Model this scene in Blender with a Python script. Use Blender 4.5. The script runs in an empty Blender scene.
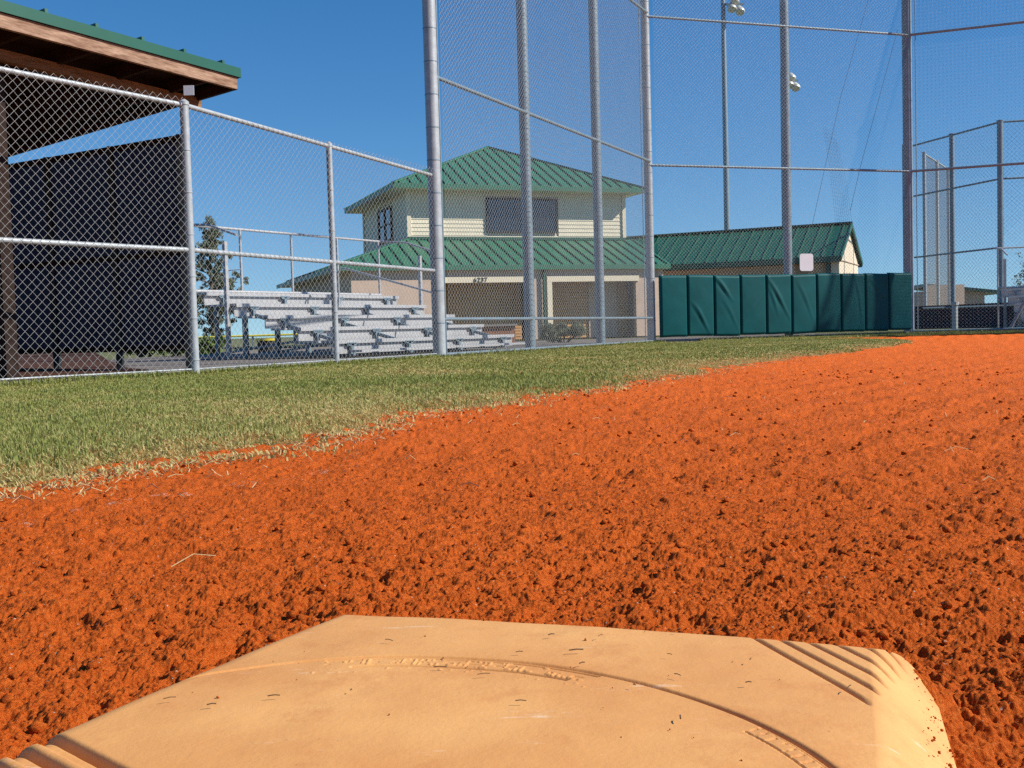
import bpy, bmesh, math, random
import numpy as np
from mathutils import Vector, Matrix
random.seed(4); rng = np.random.default_rng(7)
S = bpy.context.scene
C = S.collection
PI = math.pi

# ------------------------------------------------------------------ materials
def mat(name, col, rough=.6, metal=0., spec=.5, var=0., vscale=6., bump=0., bscale=40., col2=None, stretch=None):
    m = bpy.data.materials.new(name); m.use_nodes = True
    nt = m.node_tree; N = nt.nodes; L = nt.links
    b = N['Principled BSDF']
    b.inputs['Base Color'].default_value = (*col, 1); b.inputs['Roughness'].default_value = rough
    b.inputs['Metallic'].default_value = metal; b.inputs['Specular IOR Level'].default_value = spec
    if var or bump:
        tc = N.new('ShaderNodeTexCoord'); mp = N.new('ShaderNodeMapping')
        L.new(tc.outputs['Object'], mp.inputs[0])
        if stretch: mp.inputs['Scale'].default_value = stretch
    if var:
        n = N.new('ShaderNodeTexNoise'); n.inputs['Scale'].default_value = vscale; n.inputs['Detail'].default_value = 8
        n.inputs['Roughness'].default_value = .65
        L.new(mp.outputs[0], n.inputs['Vector'])
        r = N.new('ShaderNodeValToRGB'); r.color_ramp.elements[0].position = .32; r.color_ramp.elements[1].position = .68
        c2 = col2 if col2 else tuple(max(0, c*(1-var)) for c in col)
        r.color_ramp.elements[0].color = (*c2, 1); r.color_ramp.elements[1].color = (*col, 1)
        L.new(n.outputs['Fac'], r.inputs[0]); L.new(r.outputs[0], b.inputs['Base Color'])
    if bump:
        n2 = N.new('ShaderNodeTexNoise'); n2.inputs['Scale'].default_value = bscale; n2.inputs['Detail'].default_value = 6
        L.new(mp.outputs[0], n2.inputs['Vector'])
        bp = N.new('ShaderNodeBump'); bp.inputs['Strength'].default_value = bump; bp.inputs['Distance'].default_value = .01
        L.new(n2.outputs['Fac'], bp.inputs['Height']); L.new(bp.outputs[0], b.inputs['Normal'])
    return m

M = {}
M['galv'] = mat('galvanised steel', (.40,.435,.45), .5, .15, var=.3, vscale=9, bump=.15, bscale=60)
M['galvd'] = mat('weathered galvanised steel', (.21,.29,.34), .5, .2, var=.3, vscale=9)
M['wire'] = mat('galvanised wire', (.37,.365,.35), .5, .2)
M['wirefar'] = mat('weathered wire', (.34,.35,.35), .55, .4)
M['alu'] = mat('mill aluminium', (.46,.455,.45), .5, .2, var=.14, vscale=5)
M['roof'] = mat('green painted metal', (.012,.095,.055), .42, 0, .5, var=.15, vscale=2.5)
M['roof2'] = mat('faded green metal roof', (.030,.155,.088), .45, 0, .5, var=.16, vscale=1.5)
M['wood'] = mat('weathered timber', (.30,.16,.085), .8, 0, .2, var=.5, vscale=6, bump=.5, bscale=18, stretch=(1,1,7))
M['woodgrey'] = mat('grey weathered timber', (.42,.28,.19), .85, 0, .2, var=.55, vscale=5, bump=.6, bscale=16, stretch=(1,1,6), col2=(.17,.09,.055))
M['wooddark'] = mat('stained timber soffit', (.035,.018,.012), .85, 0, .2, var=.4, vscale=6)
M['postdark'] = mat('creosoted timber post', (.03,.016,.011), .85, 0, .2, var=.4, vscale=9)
M['cream'] = mat('cream lap siding', (.78,.69,.50), .6, 0, .3, var=.10, vscale=2)
M['creamtrim'] = mat('cream painted trim', (.80,.69,.50), .5, 0, .3, var=.06, vscale=3)
M['tan'] = mat('tan stucco wall', (.60,.44,.335), .85, 0, .2, var=.12, vscale=3, bump=.3, bscale=60)
M['tan2'] = mat('ochre stucco wall', (.44,.30,.18), .85, 0, .2, var=.15, vscale=3)
M['gable'] = mat('cream stucco gable', (.74,.62,.46), .8, 0, .2, var=.08, vscale=2)
M['door'] = mat('brown rolling shutter', (.66,.36,.15), .6, 0, .3, var=.2, vscale=2)
M['pad'] = mat('green vinyl pad', (.0005,.082,.086), .55, 0, .18, var=.22, vscale=3, bump=.08, bscale=14)
M['white'] = mat('white paint', (.58,.60,.63), .5, 0, .4, var=.08, vscale=5)
M['black'] = mat('black rubber', (.015,.015,.016), .6)
M['conc'] = mat('concrete', (.34,.315,.28), .9, 0, .2, var=.25, vscale=3, bump=.3, bscale=50)
M['concdark'] = mat('shade-toned concrete slab', (.20,.17,.145), .9, 0, .2, var=.3, vscale=2, bump=.3, bscale=50)  # darker tone: shadow on the ground round the bleachers put into the colour
M['mulch'] = mat('brown bark mulch', (.11,.050,.032), .95, 0, .1, var=.7, vscale=28, bump=.9, bscale=70)
M['brick'] = mat('terracotta brick', (.42,.19,.10), .85, 0, .2, var=.4, vscale=12)
M['navy'] = mat('navy mesh windscreen', (.012,.017,.035), .7, 0, .3, var=.4, vscale=1.2)
M['yellow'] = mat('yellow cap', (.75,.60,.03), .5)
M['net'] = mat('dark netting cord', (.03,.055,.10), .8)
M['lamp'] = mat('lamp housing', (.62,.60,.52), .4, .2, var=.15, vscale=8)
M['trunk'] = mat('tree bark', (.13,.10,.075), .9, 0, .2, var=.4, vscale=9)
M['screen'] = mat('dark wall screen', (.010,.013,.016), .7)
def glass_mat(name, col, rough=.06):
    m = mat(name, col, rough, 0, .8); return m
M['glass'] = glass_mat('dark window glass', (.012,.014,.02))
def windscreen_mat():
    m = mat('dugout windscreen cloth', (.010,.014,.030), .8, 0, .2, var=.5, vscale=1.4)  # mild mottling in the colour stands in for blotchy tree shade
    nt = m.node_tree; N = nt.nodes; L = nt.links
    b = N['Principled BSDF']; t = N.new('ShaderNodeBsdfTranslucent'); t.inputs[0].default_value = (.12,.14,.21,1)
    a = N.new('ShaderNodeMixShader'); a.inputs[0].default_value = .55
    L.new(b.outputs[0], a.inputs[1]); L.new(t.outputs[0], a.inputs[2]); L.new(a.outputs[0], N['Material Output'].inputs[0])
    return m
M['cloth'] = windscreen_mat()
def leaf_mat(name, c1, c2):
    m = mat(name, c1, .6, 0, .3)
    nt = m.node_tree; N = nt.nodes; L = nt.links
    at = N.new('ShaderNodeAttribute'); at.attribute_name = 'tone'
    mx = N.new('ShaderNodeMix'); mx.data_type = 'RGBA'
    mx.inputs[6].default_value = (*c1, 1); mx.inputs[7].default_value = (*c2, 1)
    L.new(at.outputs['Fac'], mx.inputs[0]); L.new(mx.outputs[2], N['Principled BSDF'].inputs['Base Color'])
    t = N.new('ShaderNodeBsdfTranslucent'); L.new(mx.outputs[2], t.inputs[0])
    a = N.new('ShaderNodeMixShader'); a.inputs[0].default_value = .3
    L.new(N['Principled BSDF'].outputs[0], a.inputs[1]); L.new(t.outputs[0], a.inputs[2])
    L.new(a.outputs[0], N['Material Output'].inputs[0])
    return m
M['blade'] = leaf_mat('mown grass blade', (.185,.235,.045), (.56,.46,.19))
M['leaf'] = leaf_mat('olive green leaf', (.045,.075,.02), (.11,.15,.05))
M['leafdry'] = leaf_mat('grey green feathery leaf', (.10,.125,.07), (.24,.25,.15))
M['shrub'] = leaf_mat('bright shrub leaf', (.06,.13,.02), (.17,.24,.05))

# ------------------------------------------------------------------ mesh helpers
class MB:
    def __init__(s): s.v = []; s.f = []
    def poly(s, pts, faces):
        o = len(s.v); s.v += [tuple(p) for p in pts]; s.f += [tuple(o+i for i in f) for f in faces]; return s
    def box(s, c, size, rz=0, rot=None):
        hx, hy, hz = size[0]/2, size[1]/2, size[2]/2
        R = rot if rot is not None else Matrix.Rotation(rz, 3, 'Z')
        c = Vector(c)
        P = [c + R @ Vector((x*hx, y*hy, z*hz)) for z in (-1,1) for y in (-1,1) for x in (-1,1)]
        return s.poly(P, [(0,2,3,1),(4,5,7,6),(0,1,5,4),(2,6,7,3),(0,4,6,2),(1,3,7,5)])
    def bar(s, a, b, w, h, up=(0,0,1)):
        a = Vector(a); b = Vector(b); d = b-a; L = d.length; d.normalize()
        up = Vector(up)
        sx = d.cross(up)
        if sx.length < 1e-4: sx = d.cross(Vector((1,0,0)))
        sx.normalize(); uz = sx.cross(d)
        R = Matrix((sx, d, uz)).transposed()
        return s.box((a+b)/2, (w, L, h), rot=R)
    def tube(s, pts, r, n=10, caps=True):
        pts = [Vector(p) for p in pts]; o = len(s.v); ref = None
        for i, p in enumerate(pts):
            t = (pts[min(i+1, len(pts)-1)] - pts[max(i-1, 0)]).normalized()
            if ref is None: ref = Vector((1,0,0)) if abs(t.z) > .8 else Vector((0,0,1))
            u = t.cross(ref)
            if u.length < 1e-5: u = t.cross(Vector((0,1,0)))
            u.normalize(); w = t.cross(u)
            rr = r[i] if isinstance(r, (list, tuple)) else r
            for k in range(n):
                a = 2*PI*k/n
                s.v.append(tuple(p + u*math.cos(a)*rr + w*math.sin(a)*rr))
        for i in range(len(pts)-1):
            for k in range(n):
                s.f.append((o+i*n+k, o+i*n+(k+1)%n, o+(i+1)*n+(k+1)%n, o+(i+1)*n+k))
        if caps:
            s.f.append(tuple(o+k for k in range(n))); s.f.append(tuple(o+(len(pts)-1)*n+k for k in reversed(range(n))))
        return s
    def slab(s, top, th):
        """closed slab: polygon 'top' (list of 3D points) pushed down by th"""
        n = len(top); b = [(p[0], p[1], p[2]-th) for p in top]
        return s.poly(list(top)+b, [tuple(range(n)), tuple(reversed(range(n, 2*n)))] + [(i, n+i, n+(i+1)%n, (i+1)%n) for i in range(n)])
    def build(s, name, m, parent=None, smooth=False, bevel=0):
        me = bpy.data.meshes.new(name); me.from_pydata(s.v, [], s.f); me.materials.append(m)
        bm = bmesh.new(); bm.from_mesh(me); bmesh.ops.recalc_face_normals(bm, faces=bm.faces)
        bm.to_mesh(me); bm.free()
        o = bpy.data.objects.new(name, me); C.objects.link(o)
        if parent: o.parent = parent
        if smooth:
            for p in me.polygons: p.use_smooth = True
            try: me.set_sharp_from_angle(angle=math.radians(40))
            except Exception: pass
        if bevel:
            md = o.modifiers.new('b', 'BEVEL'); md.width = bevel; md.segments = 2; md.limit_method = 'ANGLE'
        return o
def np_mesh(name, V, F, m, parent=None, smooth=False, attr=None):
    me = bpy.data.meshes.new(name); k = F.shape[1]
    me.vertices.add(len(V)); me.vertices.foreach_set('co', V.astype(np.float32).ravel())
    me.loops.add(F.size); me.loops.foreach_set('vertex_index', F.astype(np.int32).ravel())
    me.polygons.add(len(F)); me.polygons.foreach_set('loop_start', (np.arange(len(F))*k).astype(np.int32))
    me.polygons.foreach_set('loop_total', np.full(len(F), k, np.int32))
    if smooth: me.polygons.foreach_set('use_smooth', np.ones(len(F), bool))
    me.update(); me.validate()
    if attr is not None:
        a = me.attributes.new('tone', 'FLOAT', 'POINT'); a.data.foreach_set('value', attr.astype(np.float32))
    me.materials.append(m)
    o = bpy.data.objects.new(name, me); C.objects.link(o)
    if parent: o.parent = parent
    return o
def tag(o, label=None, cat=None, group=None, kind=None):
    if label: o['label'] = label
    if cat: o['category'] = cat
    if group: o['group'] = group
    if kind: o['kind'] = kind
    return o
def thing(name, label, cat, group=None, loc=(0,0,0), rz=0):
    o = bpy.data.objects.new(name, None); C.objects.link(o); o.empty_display_size = .2
    o.location = loc; o.rotation_euler = (0,0,rz)
    return tag(o, label, cat, group)

# ------------------------------------------------------------------ numpy noise
def hash2(ix, iy, s):
    h = (ix.astype(np.int64)*374761393 + iy.astype(np.int64)*668265263 + s*1442695041) & 0xffffffff
    h = ((h ^ (h >> 13))*1274126177) & 0xffffffff
    h = ((h ^ (h >> 16))*2246822519) & 0xffffffff
    return ((h ^ (h >> 15)) & 0xffffff).astype(np.float64)/0xffffff
def vnoise(x, y, s=0):
    ix = np.floor(x); iy = np.floor(y); fx = x-ix; fy = y-iy
    fx = fx*fx*(3-2*fx); fy = fy*fy*(3-2*fy)
    a = hash2(ix,iy,s); b = hash2(ix+1,iy,s); c = hash2(ix,iy+1,s); d = hash2(ix+1,iy+1,s)
    return (a*(1-fx)+b*fx)*(1-fy)+(c*(1-fx)+d*fx)*fy
def fbm(x, y, s=0, o=4):
    r = 0; a = .5
    for k in range(o):
        r = r + a*vnoise(x*2**k, y*2**k, s+k*17); a *= .5
    return r
def clods(x, y, cell, s, dens=1.):
    """lumps: height field of half-buried irregular crumbs, one per cell"""
    x = x/cell; y = y/cell
    ix = np.floor(x); iy = np.floor(y); out = np.zeros_like(x)
    for dx in (-1,0,1):
        for dy in (-1,0,1):
            cx = ix+dx; cy = iy+dy
            px = cx+hash2(cx,cy,s); py = cy+hash2(cx,cy,s+1)
            r = .25+.45*hash2(cx,cy,s+2)
            on = hash2(cx,cy,s+3) < dens
            d2 = ((x-px)**2+(y-py)**2)/(r*r)
            h = np.where((d2 < 1) & on, np.sqrt(np.clip(1-d2,0,1))*r, 0)
            out = np.maximum(out, h)
    return out*cell

def G(x, y):
    """level of the ground: the skinned infield is slightly crowned where the base sits"""
    return .08*np.exp(-((x+.0)**2+(y-.55)**2)/1.2)


# ------------------------------------------------------------------ the ground
me_g = MB().poly([(-900,-600,-.05),(900,-600,-.05),(900,1400,-.05),(-900,1400,-.05)], [(0,1,2,3)])
M['far'] = mat('distant mown ground', (.10,.13,.045), .95, 0, .1, var=.4, vscale=.6, col2=(.16,.14,.07))
tag(me_g.build('ground', M['far']), kind='structure')

def dirt_material():
    m = bpy.data.materials.new('orange crushed clay'); m.use_nodes = True
    nt = m.node_tree; N = nt.nodes; L = nt.links; b = N['Principled BSDF']
    b.inputs['Roughness'].default_value = .95; b.inputs['Specular IOR Level'].default_value = .12
    g = N.new('ShaderNodeNewGeometry')
    def noise(sc, det=8, rough=.6):
        n = N.new('ShaderNodeTexNoise'); n.inputs['Scale'].default_value = sc; n.inputs['Detail'].default_value = det
        n.inputs['Roughness'].default_value = rough; L.new(g.outputs['Position'], n.inputs['Vector']); return n
    def ramp(src, stops):
        r = N.new('ShaderNodeValToRGB'); e = r.color_ramp.elements
        e[0].position, e[0].color = stops[0][0], (*stops[0][1], 1); e[1].position, e[1].color = stops[-1][0], (*stops[-1][1], 1)
        for p, c in stops[1:-1]:
            q = e.new(p); q.color = (*c, 1)
        L.new(src, r.inputs[0]); return r
    def mix(a, bb, f):
        mx = N.new('ShaderNodeMix'); mx.data_type = 'RGBA'
        for s, v in ((6, a), (7, bb), (0, f)):
            if hasattr(v, 'is_output'): L.new(v, mx.inputs[s])
            elif s == 0: mx.inputs[0].default_value = v
            else: mx.inputs[s].default_value = (*v, 1)
        return mx.outputs[2]
    fine = ramp(noise(220, 6, .75).outputs['Fac'], [(.30,(.46,.066,.008)),(.46,(.74,.132,.014)),(.72,(.87,.222,.038))])
    big = ramp(noise(1.1, 5).outputs['Fac'], [(.35,(.90,.87,.84)),(.7,(1,1,1))])
    mu = N.new('ShaderNodeMix'); mu.data_type = 'RGBA'; mu.blend_type = 'MULTIPLY'; mu.inputs[0].default_value = 1
    L.new(fine.outputs[0], mu.inputs[6]); L.new(big.outputs[0], mu.inputs[7])
    # pale shell specks
    vo = N.new('ShaderNodeTexVoronoi'); vo.inputs['Scale'].default_value = 130; L.new(g.outputs['Position'], vo.inputs['Vector'])
    sp = N.new('ShaderNodeMath'); sp.operation = 'LESS_THAN'; sp.inputs[1].default_value = .12; L.new(vo.outputs['Distance'], sp.inputs[0])
    sel = N.new('ShaderNodeSeparateColor'); L.new(vo.outputs['Color'], sel.inputs[0])
    s2 = N.new('ShaderNodeMath'); s2.operation = 'GREATER_THAN'; s2.inputs[1].default_value = .80; L.new(sel.outputs[0], s2.inputs[0])
    s3 = N.new('ShaderNodeMath'); s3.operation = 'MULTIPLY'; L.new(sp.outputs[0], s3.inputs[0]); L.new(s2.outputs[0], s3.inputs[1])
    c1 = mix(mu.outputs[2], (.78,.62,.46), s3.outputs[0])
    # worn chalk: distance to two old lines, broken by noise
    sep = N.new('ShaderNodeSeparateXYZ'); L.new(g.outputs['Position'], sep.inputs[0])
    def math2(op, a, bb):
        q = N.new('ShaderNodeMath'); q.operation = op
        for i, v in enumerate((a, bb)):
            if v is None: continue
            if hasattr(v, 'is_output'): L.new(v, q.inputs[i])
            else: q.inputs[i].default_value = v
        return q.outputs[0]
    def line(p0, p1, w, lo, hi):
        dx, dy = p1[0]-p0[0], p1[1]-p0[1]; l = math.hypot(dx, dy); nx, ny = -dy/l, dx/l
        d = math2('ADD', math2('MULTIPLY', sep.outputs[0], nx), math2('MULTIPLY', sep.outputs[1], ny))
        d = math2('ABSOLUTE', math2('SUBTRACT', d, nx*p0[0]+ny*p0[1]), None)
        inl = math2('LESS_THAN', d, w)
        t = math2('ADD', math2('MULTIPLY', sep.outputs[0], dx/l), math2('MULTIPLY', sep.outputs[1], dy/l))
        t0 = (dx*p0[0]+dy*p0[1])/l
        a = math2('GREATER_THAN', t, t0+lo); c = math2('LESS_THAN', t, t0+hi)
        return math2('MULTIPLY', inl, math2('MULTIPLY', a, c))
    ln = line((-.865,1.855),(-.473,2.512),.035,-.6,1.0)
    br = noise(16, 6, .8); brk = math2('GREATER_THAN', br.outputs['Fac'], .57)
    gr = noise(150, 3, .8); grk = math2('GREATER_THAN', gr.outputs['Fac'], .50)
    ch = math2('MULTIPLY', ln, math2('MULTIPLY', brk, grk))
    ch = math2('MULTIPLY', ch, .42)
    c2 = mix(c1, (.80,.62,.50), ch)
    L.new(c2, b.inputs['Base Color'])
    b1 = N.new('ShaderNodeBump'); b1.inputs['Strength'].default_value = .9; b1.inputs['Distance'].default_value = .016
    n1 = noise(46, 9, .8); L.new(n1.outputs['Fac'], b1.inputs['Height'])
    b2 = N.new('ShaderNodeBump'); b2.inputs['Strength'].default_value = .9; b2.inputs['Distance'].default_value = .004
    n2 = noise(300, 5, .8); L.new(n2.outputs['Fac'], b2.inputs['Height']); L.new(b1.outputs[0], b2.inputs['Normal'])
    L.new(b2.outputs[0], b.inputs['Normal'])
    return m
M['dirt'] = dirt_material()

def dirt_height(x, y):
    r = np.hypot(x, y)
    z = G(x, y)
    z = z + .018*(fbm(x*1.6, y*1.6, 3, 3)-.5)*np.clip(r/1.5,0,1)
    z = z + .007*(fbm(x*9, y*9, 5, 3)-.45)
    # rake furrows running away to the backstop
    u = x*.80 - y*.60
    z = z + .0035*np.sin(u*2*PI/.23+3*fbm(x*1.3,y*1.3,9,2))*np.clip((x-.1)/.8,0,1)*np.clip(r-1,0,1)
    mod = fbm(x*3.1, y*3.1, 41, 3)
    z = z + clods(x+.011*vnoise(x*90,y*90,1), y+.011*vnoise(x*90,y*90,2), .040, 11, .09)*.32*np.clip((mod-.35)*4,0.2,1)
    z = z + clods(x+.007*vnoise(x*160,y*160,3), y+.007*vnoise(x*160,y*160,4), .015, 21, .30)*.32*np.clip((mod-.30)*3.5,.15,1.1)
    near = np.clip((3.2-r)/2., 0, 1)
    mid = np.clip((14-r)/8, 0, 1)
    z = z + .0145*(fbm(x*27, y*27, 101, 4)-.47)*mid*(.55+.9*mod) + .011*(fbm(x*85+3, y*85, 111, 3)-.44)*np.clip((6-r)/4,0,1)
    z = z + .004*np.abs(fbm(x*38, y*38, 15, 3)-.47)*2*np.clip((9-r)/6,0,1)-.006*np.clip(fbm(x*26,y*26,19,3)-.60,0,1)*6*np.clip((12-r)/6,0,1)
    z = z + clods(x+.003*vnoise(x*400,y*400,3), y+.003*vnoise(x*400,y*400,4), .0060, 31, .80)*.34*near
    z = z + clods(x+.4, y+.3, .0036, 61, .85)*.5*np.clip((1.8-r)/.8,0,1)
    z = z + .0022*vnoise(x*420, y*420, 8)*near
    # small pits between crumbs
    pit = clods(x, y, .12, 51, .55)
    z = z - pit*.09
    # clay banked against the sides of the base
    bx = (x+.016)*.962-(y-.52)*.272; by = (x+.016)*.272+(y-.52)*.962
    do = np.maximum(np.abs(bx)-.200, np.abs(by)-.200)
    z = z + .020*np.exp(-(np.maximum(do,0)/.035)**2)*(.3+1.2*fbm(x*22,y*22,66,3))*(np.abs(do) < .2)
    return z
nc, nr = 1900, 1000
ang = np.linspace(math.radians(-52), math.radians(48), nc)
tt = np.linspace(1/.40, 1/34., nr)
rad = 1/tt
RA, AN = np.meshgrid(rad, ang, indexing='ij')
X = RA*np.sin(AN); Y = RA*np.cos(AN)
Z = dirt_height(X, Y)
def quad_idx(nr, nc):
    i = np.arange((nr-1)*(nc-1)); r = i//(nc-1); c = i % (nc-1); a = r*nc+c
    return np.stack([a, a+nc, a+nc+1, a+1], 1)
V = np.stack([X.ravel(), Y.ravel(), Z.ravel()], 1)
fpy = [-20,2.0,6.2,9.1,12.9,19.9,21.75,60]; fpx = [-30,-12,-4.85,-2.665,-.854,2.595,8.0,8.0]
def field_side(x, y):
    return (x > np.interp(y, fpy, fpx)) & ((x < 8.0) | (y < 21.8-(x-8.0)*.36))
FQ = quad_idx(nr, nc); FQ = FQ[field_side(V[FQ[:,0],0], V[FQ[:,0],1])]
dirt = np_mesh('infield_dirt', V, FQ, M['dirt'], smooth=False)
tag(dirt, 'raked orange infield clay', None, None, 'structure')
# coarser clay round the camera so the infield continues beyond the frame
xs = np.linspace(-14, 26, 240); ys = np.linspace(-14, 24, 240)
GX, GY = np.meshgrid(xs, ys, indexing='ij')
GZ = G(GX, GY)-.03
V = np.stack([GX.ravel(), GY.ravel(), GZ.ravel()], 1)
FQ = quad_idx(240, 240); FQ = FQ[field_side(V[FQ[:,0],0], V[FQ[:,0],1]) & (np.hypot(V[FQ[:,0],0], V[FQ[:,0],1]) < 30)]
tag(np_mesh('infield_base', V, FQ, M['dirt'], smooth=True), kind='structure')

# turf: foul territory between the clay edge and the fences
edge = [(-9,1.2),(-4,1.55),(-2.2,1.85),(-1.45,2.05),(-1.10,2.28),(-1.05,2.55),(-.90,2.80),(-.68,3.0),(-.60,3.55),(-.44,4.2),(-.06,4.86),(.47,5.77),(1.29,7.41),(2.68,10.04),(4.05,12.2),(5.4,14.6),(6.0,16.2),(5.75,17.6),(4.9,18.5)]
backp = [(-11.5,2.0),(-8.5,3.4),(-6.8,4.3),(-5.9,5.0),(-5.0,5.6),(-4.55,6.2),(-4.1,6.9),(-3.75,7.5),(-3.35,8.1),(-2.9,8.8),(-2.55,9.4),(-2.2,10.2),(-1.75,11.1),(-1.3,12.05),(-.84,12.95),(.3,15.3),(1.4,17.5),(2.55,19.8),(2.7,19.85)]
def resample(P, n):
    P = np.array(P, float)
    d = np.r_[0, np.cumsum(np.hypot(*np.diff(P, axis=0).T))]
    k = np.arange(len(P))
    t = np.linspace(0, len(P)-1, n)
    return np.stack([np.interp(t, k, P[:,0]), np.interp(t, k, P[:,1])], 1)
nt_, ns_ = 900, 120
E1 = resample(edge, nt_); B1 = resample(backp, nt_)
ss = np.linspace(0, 1, ns_)**1.6
TX = E1[:,0][:,None]*(1-ss)+B1[:,0][:,None]*ss
TY = E1[:,1][:,None]*(1-ss)+B1[:,1][:,None]*ss
wid = np.hypot(B1[:,0]-E1[:,0], B1[:,1]-E1[:,1])[:,None]
# ragged edge
jit = (fbm(E1[:,0]*5, E1[:,1]*5, 71, 5)-.40)*.50
nx = (E1-B1)/wid; TX = TX + nx[:,0][:,None]*jit[:,None]*(1-ss); TY = TY + nx[:,1][:,None]*jit[:,None]*(1-ss)
TZ = G(TX,TY)-.022+.046*np.clip(ss*wid/.30,0,1)**.7 + .014*(fbm(TX*4,TY*4,81,3)-.5)
V = np.stack([TX.ravel(), TY.ravel(), TZ.ravel()], 1)
def turf_material():
    m = mat('thatch and clay under turf', (.17,.16,.06), .95, 0, .1, var=.5, vscale=14, bump=.8, bscale=120, col2=(.42,.16,.04))
    return m
M['turf'] = turf_material()
tag(np_mesh('turf', V, quad_idx(nt_, ns_), M['turf'], smooth=True), kind='structure')
# strip of grass under the backstop at right
M['turf2'] = M['turf']
sp = MB(); 
strip = [(2.7,19.85,.015),(8.0,21.62,.015),(13.0,19.6,.015),(17,18.2,.015),(16.8,17.5,.015),(12.6,19.0,.015),(8.1,20.75,.015),(6.4,20.3,.015),(5.3,19.4,.015),(4.9,18.4,.02)]
sp.slab(strip, .03); tag(sp.build('grass_verge', M['turf']), kind='structure')

# grass blades
def grass_blades():
    n = 620000
    t = rng.random(n)**.8*(nt_-1); s = rng.random(n)
    # choose along the edge curve weighted to the near part
    i = t.astype(int); 
    x = E1[i,0]*(1-s)+B1[i,0]*s; y = E1[i,1]*(1-s)+B1[i,1]*s
    r = np.hypot(x, y)
    w = wid[i,0]
    keep = rng.random(n) < np.clip(w/3.2*np.clip(3.5/r,.33,1.3), 0, 1)
    keep &= (np.abs(np.arctan2(x, y)) < .62)
    # bare, thin patches toward the clay
    cover = fbm(x*2.6, y*2.6, 91, 4)+.9*np.clip(s*w/.12,0,1)
    keep &= cover > .66+.3*rng.random(n)*1.0
    x = x[keep]; y = y[keep]; s = s[keep]; w = w[keep]; n = len(x); r = np.hypot(x, y)
    x += nx[i[keep],0]*jit[i[keep]]*(1-s); y += nx[i[keep],1]*jit[i[keep]]*(1-s)
    z = G(x,y)-.022+.046*np.clip(s*w/.30,0,1)**.7
    ou = (rng.random(n) < .010) & (r < 9); oo = np.abs(rng.normal(size=n))*.10
    ik = i[keep]; x = np.where(ou, E1[ik,0]+nx[ik,0]*(jit[ik]+oo), x); y = np.where(ou, E1[ik,1]+nx[ik,1]*(jit[ik]+oo), y); z = np.where(ou, G(x,y)+.004, z)
    patch = fbm(x*1.2, y*1.2, 33, 4); p2 = fbm(x*.5+3, y*2.0, 37, 3)
    h = (.005+.010*rng.random(n))*(.6+.9*patch)
    edgef = (s*w > w-.16) & ~ou; h = np.where(edgef, h*3.2, h)
    wd = .0012+.0010*rng.random(n); wd *= np.clip(r/4., 1, 3.2)
    az = rng.random(n)*2*PI; lean = rng.random(n)*1.35; 
    straw = rng.random(n) < np.clip(.36+1.6*(.50-patch)+.45*np.exp(-s*w/.45), .05, .95)*np.where(edgef,.2,1)
    lean = np.where(straw, lean*.5+1.0, lean*.8)
    h = np.where(straw, h*1.3, h)
    straw |= ou & (rng.random(n) < .75); h = np.where(ou, h*.75, h)
    L = h*1.3
    dx = np.cos(az)*np.sin(lean)*L; dy = np.sin(az)*np.sin(lean)*L; dz = np.cos(lean)*L+.003
    ux = -np.sin(az)*wd; uy = np.cos(az)*wd
    P = np.empty((n,5,3))
    P[:,0] = np.stack([x-ux, y-uy, z], 1); P[:,1] = np.stack([x+ux, y+uy, z], 1)
    P[:,2] = np.stack([x+ux*.8+dx*.45, y+uy*.8+dy*.45, z+dz*.62], 1); P[:,3] = np.stack([x-ux*.8+dx*.45, y-uy*.8+dy*.45, z+dz*.62], 1)
    P[:,4] = np.stack([x+dx, y+dy, z+dz], 1)
    V = P.reshape(-1,3); b = np.arange(n)*5
    F = np.concatenate([np.stack([b,b+1,b+2],1), np.stack([b,b+2,b+3],1), np.stack([b+3,b+2,b+4],1)])
    tone = np.where(straw, .65+.45*rng.random(n), .02+.32*rng.random(n)+.25*(p2-.5))
    return np_mesh('grass', V, F, M['blade'], attr=np.clip(np.repeat(tone,5),0,1))
tag(grass_blades(), 'short mown grass with dry straw along the fence', 'grass', None, 'stuff')
# grass of the strip at right
def strip_blades():
    n = 30000
    x = rng.random(n)*12+3.5; f = rng.random(n)
    y = np.where(x < 8.05, 19.9+(x-2.7)*.33, 21.6-(x-8.05)*.405)-.04-f*.75-np.where(x<6.2, (6.2-x)*.25*f, 0)
    z = np.full(n, .015); h = .02+.03*rng.random(n)+.05*(f<.12); az = rng.random(n)*2*PI; wd = .006
    P = np.empty((n,3,3))
    P[:,0] = np.stack([x-np.cos(az)*wd,y-np.sin(az)*wd,z],1); P[:,1] = np.stack([x+np.cos(az)*wd,y+np.sin(az)*wd,z],1)
    P[:,2] = np.stack([x+(rng.random(n)-.5)*.03,y+(rng.random(n)-.5)*.03,z+h],1)
    return np_mesh('verge_grass', P.reshape(-1,3), np.arange(3*n).reshape(-1,3), M['blade'], attr=np.repeat(rng.random(n)*.7,3))
tag(strip_blades(), 'thin strip of grass along the foot of the backstop', 'grass', None, 'stuff')

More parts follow.
